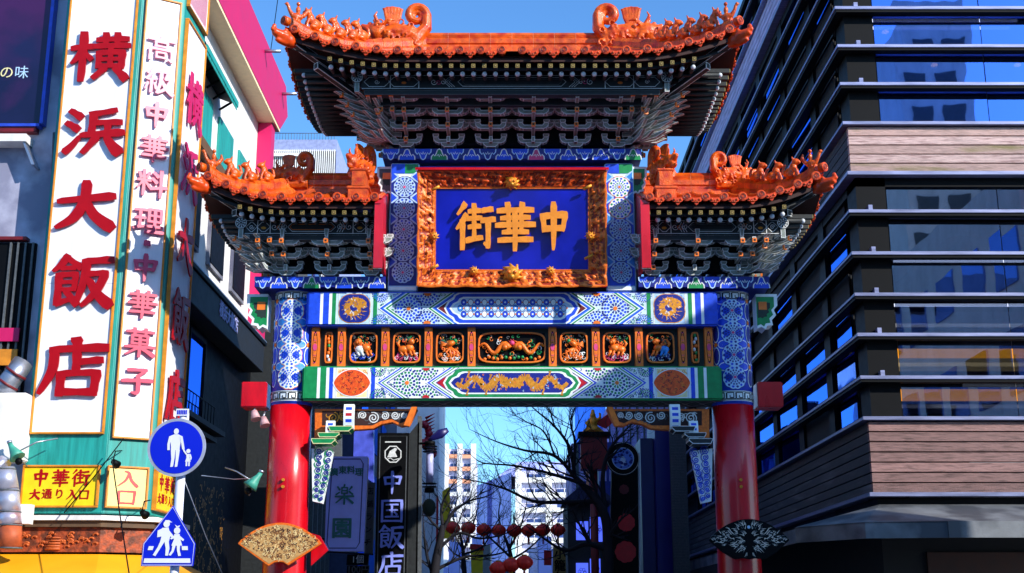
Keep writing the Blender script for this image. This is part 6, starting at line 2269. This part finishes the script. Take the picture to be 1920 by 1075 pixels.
# lanterns
LR = mat('lantern_red', '#e8281a', .5, 0, .25, 14, stretch=(1, 1, .2))
proto = thing('paper_lantern', 'x', 'lantern', (0, 0, 0), 'red lanterns strung across the street')
mb = MB()
n = 18
rr = [.1, .175, .218, .232, .218, .175, .1]
vs, fs = [], []
for i, r in enumerate(rr):
    for j in range(n*2):
        w = pi*j/n
        r2 = r*(1 if j % 2 else .93)
        vs.append((r2*cos(w), r2*sin(w), .165-.055*i))
N2 = n*2
fs = [(i*N2+j, i*N2+(j+1) % N2, (i+1)*N2+(j+1) % N2, (i+1)*N2+j) for i in range(6) for j in range(N2)]
mb.add(vs, fs, LR, True)
body = mb.build('lantern_body', proto)
mb = MB(); mb.tube([(0, 0, .165), (0, 0, .2)], .07, GOLD, 10); mb.tube([(0, 0, -.165), (0, 0, -.195)], .06, GOLD, 10); mb.build('lantern_cap', proto)
mb = MB()
for k_ in range(5): mb.tube([(.02*cos(k_), .02*sin(k_), -.19), (.03*cos(k_), .03*sin(k_), -.42)], .01, REDM, 4)
mb.build('tassel', proto)


def copy_thing(src, loc, label, rz=0, sc=1):
    r = src.copy(); COL.objects.link(r); r.location = loc; r.rotation_euler = (0, 0, rz); r.scale = (sc, sc, sc); r['label'] = label
    for ch in src.children:
        c_ = ch.copy(); COL.objects.link(c_); c_.parent = r
    return r


Yn = 37
names = ['leftmost', 'second', 'third', 'fourth', 'fifth', 'sixth', 'seventh', 'last']
lx = [(849, 990), (878, 991), (907, 994), (935, 995), (964, 995), (991, 995), (1018, 994), (1046, 994)]
for i, (a, b) in enumerate(lx):
    lab = f'{names[i]} round red paper lantern from the left in the string under the gate'
    if i == 0:
        proto.location = P(a, b, Yn); proto['label'] = lab; proto.scale = (.95,)*3
    else: copy_thing(proto, P(a, b, Yn), lab, i*.7, .95)
for a, b, lab in ((934, 1066, 'lower red paper lantern left of the pair at the bottom edge'), (958, 1060, 'lower red paper lantern in the middle at the bottom edge'), (983, 1055, 'highest lower red paper lantern near the bottom edge')):
    copy_thing(proto, P(a, b, 30), lab, .4, .9)
cord = thing('lantern_cord', 'dark cord carrying the string of red lanterns', 'cord', P(835, 985, Yn))
mb = MB(); mb.tube([P(a, b-9, Yn) for a, b in [(770, 970)]+lx+[(1090, 985), (1130, 975)]], .012, BLK, 5); mb.build('strand', cord)

# right of the street, behind the gate
rb = box_building('violet_shop', 'violet white building with a salmon corner column right of the tree', P(1072, 900, 56).x, P(1192, 900, 56).x, 56, 62, ZZ(832, 56), mat('violet_wall', '#c4b6f0', .7))
for q in range(6):
    x = P(1080+q*19, 900, 56).x
    mb = MB(); mb.box(x, x+.12, 55.9, 55.998, 0, ZZ(834, 56), [GREYD, mat('salmon', '#f0a078'), WALLW, BLUED, mat('salmon', '#f0a078'), BLUED][q]); mb.build('pilaster', rb)
for q in range(5):
    mb = MB(); mb.box(P(1085, 900, 56).x, P(1185, 900, 56).x, 55.93, 55.99, 1.5+q*1.7, 2.2+q*1.7, BLUED); mb.build('dark_window_band', rb)
vt = box_building('pale_violet_block', 'pale violet block with thin vertical lines behind the round blue sign', P(1141, 800, 60).x, P(1262, 800, 60).x, 60, 66, ZZ(758, 60), mat('violet_wall', '#c4b6f0', .7))
for q in range(9):
    x = P(1141+q*13, 800, 60).x
    mb = MB(); mb.box(x, x+.07, 59.9, 59.998, 0, ZZ(759, 60), GREYD); mb.build('wall_joint', vt)
bp = thing('blue_panel_building', 'tall bright blue panelled building end behind the golden statue', 'building', P(1095, 1000, 64))
mb = MB(); mb.box(P(1078, 800, 64).x, P(1136, 800, 64).x, 64, 70, 0, 13.5, mat('blue_panels', '#5a8cff', .12, .75)); mb.build('wall', bp)
st = thing('golden_statue', 'golden deity statue with a red banner standing on a dark plinth over the street', 'statue', P(1112, 815, 38))
c = P(1112, 812, 38)
k = .0158
sm_ = blob([('b', (0, 0, 33*k), 6*k), ('b', (0, 0, 20*k), 9*k, (1, .8, 1.2)), ('b', (0, 0, 6*k), 11*k, (1.5, .9, .7)), ('t', [(-6*k, 0, 24*k), (-13*k, -3*k, 18*k), (-9*k, -7*k, 12*k)], [.06, .05, .045]),
            ('t', [(6*k, 0, 24*k), (14*k, -3*k, 28*k), (13*k, -4*k, 38*k)], [.06, .05, .04]), ('b', (0, 0, 40*k), 4*k, (1, 1, 1.5)), ('t', [(-12*k, 0, 3*k), (-20*k, -3*k, 0)], [.08, .06]), ('t', [(12*k, 0, 3*k), (20*k, -3*k, 0)], [.08, .06])], GOLD, .035, 'deity')
put(sm_, 'figure', st, Matrix.Translation(c))
mb = MB(); mb.xz([(c.x+.05, c.z+.3), (c.x+.5, c.z+.62), (c.x+.62, c.z+.35), (c.x+.4, c.z+.15)], c.y+.15, c.y+.2, RED); mb.build('red_banner', st)
mb = MB(); mb.box(c.x-.45, c.x+.5, c.y-.3, c.y+.4, c.z-.12, c.z, BLK); mb.box(c.x-.38, c.x+.4, c.y-.2, c.y+.3, c.z-1.1, c.z-.12, REDD); mb.tube([(c.x, c.y+.05, c.z-1.1), (c.x, c.y+.05, 0)], .12, REDD, 10); mb.build('plinth', st)
rn = thing('round_blue_sign', 'round black-rimmed sign with a pale blue picture disc, right of the statue', 'sign', P(1168, 860, 36))
c = P(1168, 860, 36)
mb = MB(); mb.tube([c, c+Vector((0, .2, 0))], .46, BLK, 36); mb.build('rim', rn)
pt = Paint(mapflat(c, (1, 0, 0), (0, 0, 1), (0, -1, 0)), .004)
pt.ring(0, 0, .44, .45, GREY, 1, 40); pt.disc(0, 0, .31, mat('disc_blue', '#5a86e8', .4), 1, 30); pt.ring(0, 0, .29, .31, PALE, 2, 30)
pt.disc(.0, -.08, .1, PALE, 2, 12, sc=(.8, 1.4))
rnd = random.Random(3)
for i in range(26):
    w = rnd.uniform(0, 6.28); r = rnd.uniform(.1, .26)
    pt.disc(r*cos(w), r*sin(w), rnd.uniform(.015, .05), BLUED, 3, 7)
pt.build('picture', rn)
bs = thing('black_banner_sign', 'tall black sign board with two blurred red discs near the right pillar', 'sign', P(1165, 1075, 39))
f = lambda a, b: (P(a, b, 39).x, P(a, b, 39).z)
mb = MB(); mb.xz([f(1143, 1100), f(1198, 1100), f(1196, 862), f(1147, 862)], 39, 39.3, BLK, DARK); mb.build('board', bs)
pt = Paint(mapflat((0, 39, 0), (1, 0, 0), (0, 0, 1), (0, -1, 0)), .004)
for (a, b, r, m) in ((1174, 980, .25, REDM), (1173, 1035, .3, REDM), (1170, 918, .14, REDD)):
    pt = Paint(mapflat((0, 39, 0), (1, 0, 0), (0, 0, 1), (0, -1, 0)), .004)
    x, z = f(a, b); pt.disc(x, z, r, m, 1, 20, lobes=9, amp=.08)
    pt.build('red_disc', bs)
mb = MB(); mb.xz([f(1198, 1100), f(1201, 1100), f(1199, 850), f(1196, 850)], 38.9, 39.0, STEEL); mb.build('edge_strip', bs)
nv = thing('navy_tower', 'dark navy column-like building between the black banner and the right pillar', 'building', P(1230, 1075, 44))
mb = MB(); mb.box(P(1202, 900, 44).x, P(1226, 900, 44).x, 44, 46, 0, ZZ(822, 44), mat('navy_clad', '#0c1458', .4, var=.3, scale=.6)); mb.box(P(1227, 900, 44).x, P(1258, 900, 44).x, 43.5, 46, 0, ZZ(790, 44), mat('navy_clad2', '#10106c', .4, var=.3, scale=.8)); mb.build('wall', nv)
gm = thing('grey_mesh_screen', 'grey mesh screen beside the navy tower', 'screen', P(1275, 1075, 42))
mb = MB(); x0, x1 = P(1259, 900, 42).x, P(1288, 900, 42).x
for i in range(22): x = x0+(x1-x0)*i/21; mb.box(x-.008, x+.008, 42, 42.02, 0, 8.5, GREYD)
for i in range(90): mb.box(x0, x1, 42.021, 42.03, .5+i*.09, .52+i*.09, GREYD)
mb.build('mesh_wires', gm)
mb = MB(); mb.box(x0, x1, 42.2, 42.3, 0, 8.5, DARK); mb.build('backing', gm)
# lamp kiosk with blue light boxes under the tree
kb = thing('blue_lightbox_shop', 'dark shopfront with bright blue windows behind the bare tree trunk', 'shopfront', P(1110, 1075, 44))
Yk = 44
f = lambda a, b: (P(a, b, Yk).x, P(a, b, Yk).z)
mb = MB(); (xa, za), (xb, zb) = f(1064, 940), f(1142, 1100); mb.box(xa, xb, Yk, Yk+4, 0, za, DARK); mb.build('wall', kb)
BLW = emit('blue_lightbox', '#5066f0', .9)
for (a, b, c_, d) in ((1080, 978, 1103, 1013), (1106, 970, 1134, 1016), (1080, 1056, 1103, 1090), (1106, 1048, 1126, 1084)):
    (x0, z1_), (x1, z0_) = f(a, b), f(c_, d)
    mb = MB(); mb.box(x0, x1, Yk-.06, Yk-.002, z0_, z1_, BLW); w = mb.build('light_box', kb)
    pt = Paint(mapflat((0, Yk-.06, 0), (1, 0, 0), (0, 0, 1), (0, -1, 0)), .004)
    for q in range(7): pt.ring((x0+x1)/2+.09*cos(q), (z0_+z1_)/2+.09*sin(q), .04, .055, BLUED, 1, 10)
    pt.build('emblem', w)
mb = MB(); mb.prism([f(1056, 940), f(1150, 940), f(1120, 916), f(1085, 916)], lambda a, b, d: (a, d, b), Yk-.6, Yk+3, mat('slate_roof', '#20224e', .6)); mb.build('roof', kb)
# narrow shop signs at the foot of the towers
for name, label, cat, poly, Y, m in (
        ('yellow_banner', 'yellow banner hanging at the left under the first lantern', 'banner', [(829, 922), (843, 912), (846, 1010), (831, 1010)], 46, SIGNY),
        ('yellow_signboard', 'yellow signboard with red top below the third lantern', 'sign', [(884, 1075), (905, 1075), (906, 1032), (882, 1030)], 48, SIGNY),
        ('bamboo_sign', 'tan vertical sign with dark characters at the bottom right of the lanterns', 'sign', [(1036, 1100), (1062, 1100), (1060, 1026), (1037, 1026)], 40, mat('tan_board', '#8a7840', .6)),
        ('red_banner', 'small red banner left of the tan vertical sign', 'banner', [(1020, 1060), (1034, 1060), (1034, 1032), (1020, 1032)], 42, REDM),
        ('red_pole_banner', 'thin red vertical banner beside the street lamp', 'banner', [(817, 1075), (821, 1075), (822, 930), (818, 930)], 44, REDM)):
    t = thing(name, label, cat, P(poly[0][0], poly[0][1], Y))
    mb = MB(); mb.xz([(P(a, b, Y).x, P(a, b, Y).z) for a, b in poly], Y, Y+.12, m); mb.build('panel', t)
    if name == 'bamboo_sign':
        for i, ch in enumerate('小籠包'):
            q = P(1050, 1040+i*22, Y)
            fontmesh(ch, (lambda q: (lambda a, b, d: (q.x+a, Y-.004-d, q.z+b)))(q), .36, .006, BLK, 'lettering', t, .02)
    if name == 'yellow_signboard':
        mb = MB(); mb.xz([(P(a, b, Y).x, P(a, b, Y).z) for a, b in [(880, 1030), (908, 1032), (906, 1022), (882, 1020)]], Y-.1, Y+.2, REDM); mb.build('top_board', t)
sh = thing('low_shop_row', 'row of small shops closing the street behind the lanterns', 'building', (0, 80, 0))
mb = MB()
rnd = random.Random(21)
px_ = 826
while px_ < 1060:
    w = rnd.randint(14, 26)
    x0, x1 = P(px_, 1000, 78).x, P(px_+w-1, 1000, 78).x
    mb = MB(); mb.box(x0, x1, 78, 84, 0, rnd.uniform(3.0, 6.5), rnd.choice([mat('violet_white', '#c9c6e6'), GREYD, mat('slate', '#3c4468'), LAV, WALLW, LAV])); mb.build('shop_wall', sh)
    mb = MB(); mb.box(x0+.2, x1-.2, 77.9, 77.99, 2.6, 3.2, rnd.choice([REDM, SIGNY, BLUE, WALLW])); mb.build('shop_sign', sh)
    px_ += w


# ------------------------------------------------------------------ bare trees
def bare_tree(label, limbs, Y, seed, trunk_r, depth=5):
    rnd = random.Random(seed)
    root = P(limbs[0][0][0], limbs[0][0][1], Y)
    t = thing('bare_tree', label, 'tree', (root.x, Y, 0), 'leafless street trees')
    mt, mbr = MB(), MB()

    def twig(p, d, L, r, lev):
        n = 4
        pts = [p]
        q = p.copy()
        dd = d.copy()
        for i in range(n):
            dd = (dd+Vector((rnd.gauss(0, .16), rnd.gauss(0, .16), rnd.gauss(.05, .14)))).normalized()
            q = q+dd*L/n
            pts.append(q.copy())
        mbr.tube(pts, [r*(1-.6*i/n) for i in range(n+1)], BARK, 5 if r > .012 else 3, False)
        if lev <= 0: return
        k = rnd.randint(2, 4)
        for j in range(k):
            i = rnd.randint(1, n)
            ax = Vector((rnd.gauss(0, 1), rnd.gauss(0, 1), rnd.gauss(0, 1))).cross(dd)
            if ax.length < .01: continue
            nd = (Matrix.Rotation(rnd.uniform(.35, .85), 3, ax.normalized()) @ dd)
            nd.z += .12
            twig(pts[i], nd.normalized(), L*rnd.uniform(.5, .8), r*.55, lev-1)
    for li, lm in enumerate(limbs):
        pts3 = []
        y = Y
        for i, (a, b, r) in enumerate(lm):
            pts3.append(P(a, b, Y+(rnd.uniform(-.5, .5) if i and li else 0)*(i*.3)))
        cr = [Vector(c) for c in crom([tuple(p) for p in pts3], 5)]
        R = [lm[0][2]+(lm[-1][2]-lm[0][2])*i/(len(cr)-1) for i in range(len(cr))]
        (mt if li == 0 else mbr).tube(cr, R, BARK, 8)
        if li == 0: mt.tube([(root.x, Y, 0), root], [R[0]*1.4, R[0]], BARK, 8)
        for i in range(2, len(cr)):
            if rnd.random() < (.45 if li else .15):
                d = (cr[i]-cr[i-1]).normalized()
                ax = Vector((rnd.gauss(0, .5), 1, rnd.gauss(0, .5))).normalized()
                nd = Matrix.Rotation(rnd.choice((-1, 1))*rnd.uniform(.4, 1.0), 3, ax) @ d
                nd.z += .2
                twig(cr[i], nd.normalized(), rnd.uniform(.5, 1.1), max(.009, R[i]*.5), 2)
    mt.build('trunk', t)
    mbr.build('branches', t)
    return t


bare_tree('bare tree with thick trunk right of the street, branches reaching left across the sky',
          [[(1137, 1100, .17), (1140, 1040, .16), (1136, 975, .13), (1118, 940, .11), (1098, 915, .09), (1078, 895, .07)],
           [(1118, 940, .07), (1060, 942, .05), (1000, 940, .04), (950, 918, .03), (905, 905, .015), (850, 895, .006)],
           [(1080, 897, .06), (1040, 855, .045), (985, 845, .03), (930, 828, .02), (880, 805, .006)],
           [(1078, 895, .06), (1068, 840, .04), (1040, 800, .03), (1005, 770, .01), (990, 755, .006)],
           [(1075, 893, .05), (1078, 830, .035), (1070, 790, .02), (1085, 750, .01)],
           [(1085, 905, .05), (1020, 885, .035), (960, 873, .02), (905, 868, .01), (880, 850, .005)],
           [(1136, 975, .08), (1130, 900, .06), (1140, 850, .05), (1165, 815, .03), (1190, 790, .015)],
           [(1137, 1030, .09), (1100, 1020, .06), (1060, 1032, .05), (1020, 1010, .03), (985, 985, .01)],
           [(1105, 1020, .05), (1090, 990, .04), (1075, 960, .02), (1068, 940, .008)],
           [(1040, 855, .03), (1020, 810, .02), (985, 790, .01), (960, 775, .005)]], 35, 3, .16)
bare_tree('bare tree with dark forked trunk under the street lamp at the left of the opening',
          [[(812, 1100, .14), (818, 1050, .12), (826, 1010, .09), (830, 985, .07)],
           [(828, 1000, .05), (850, 960, .035), (880, 940, .02), (915, 930, .01), (935, 915, .005)],
           [(822, 1030, .05), (860, 1000, .035), (900, 1010, .02), (950, 1000, .01), (985, 975, .005)],
           [(830, 985, .05), (828, 950, .03), (845, 915, .015), (860, 895, .006)],
           [(815, 1070, .05), (870, 1045, .03), (930, 1040, .02), (985, 1020, .008)],
           [(812, 1080, .05), (800, 1040, .03), (795, 1000, .02), (793, 960, .008)]], 34, 11, .12)
bare_tree('slender bare tree low in the middle between the lanterns',
          [[(962, 1100, .09), (960, 1060, .08), (955, 1030, .06), (945, 1005, .04)],
           [(955, 1030, .04), (975, 990, .02), (985, 955, .01), (990, 925, .005)],
           [(948, 1010, .03), (935, 970, .02), (938, 930, .01), (925, 905, .005)],
           [(958, 1050, .04), (990, 1030, .02), (1020, 1000, .01), (1040, 960, .005)],
           [(957, 1045, .04), (920, 1010, .02), (890, 985, .01), (860, 960, .005)]], 40, 29, .08)
bare_tree('slender bare tree behind the first two lanterns',
          [[(872, 1100, .09), (870, 1060, .08), (868, 1030, .06), (862, 1000, .04)],
           [(868, 1035, .04), (885, 990, .02), (895, 955, .01), (905, 915, .005)],
           [(865, 1010, .03), (850, 970, .02), (858, 930, .01), (850, 905, .005)],
           [(868, 1040, .04), (905, 1025, .02), (925, 990, .01), (945, 960, .005)]], 42, 31, .08)
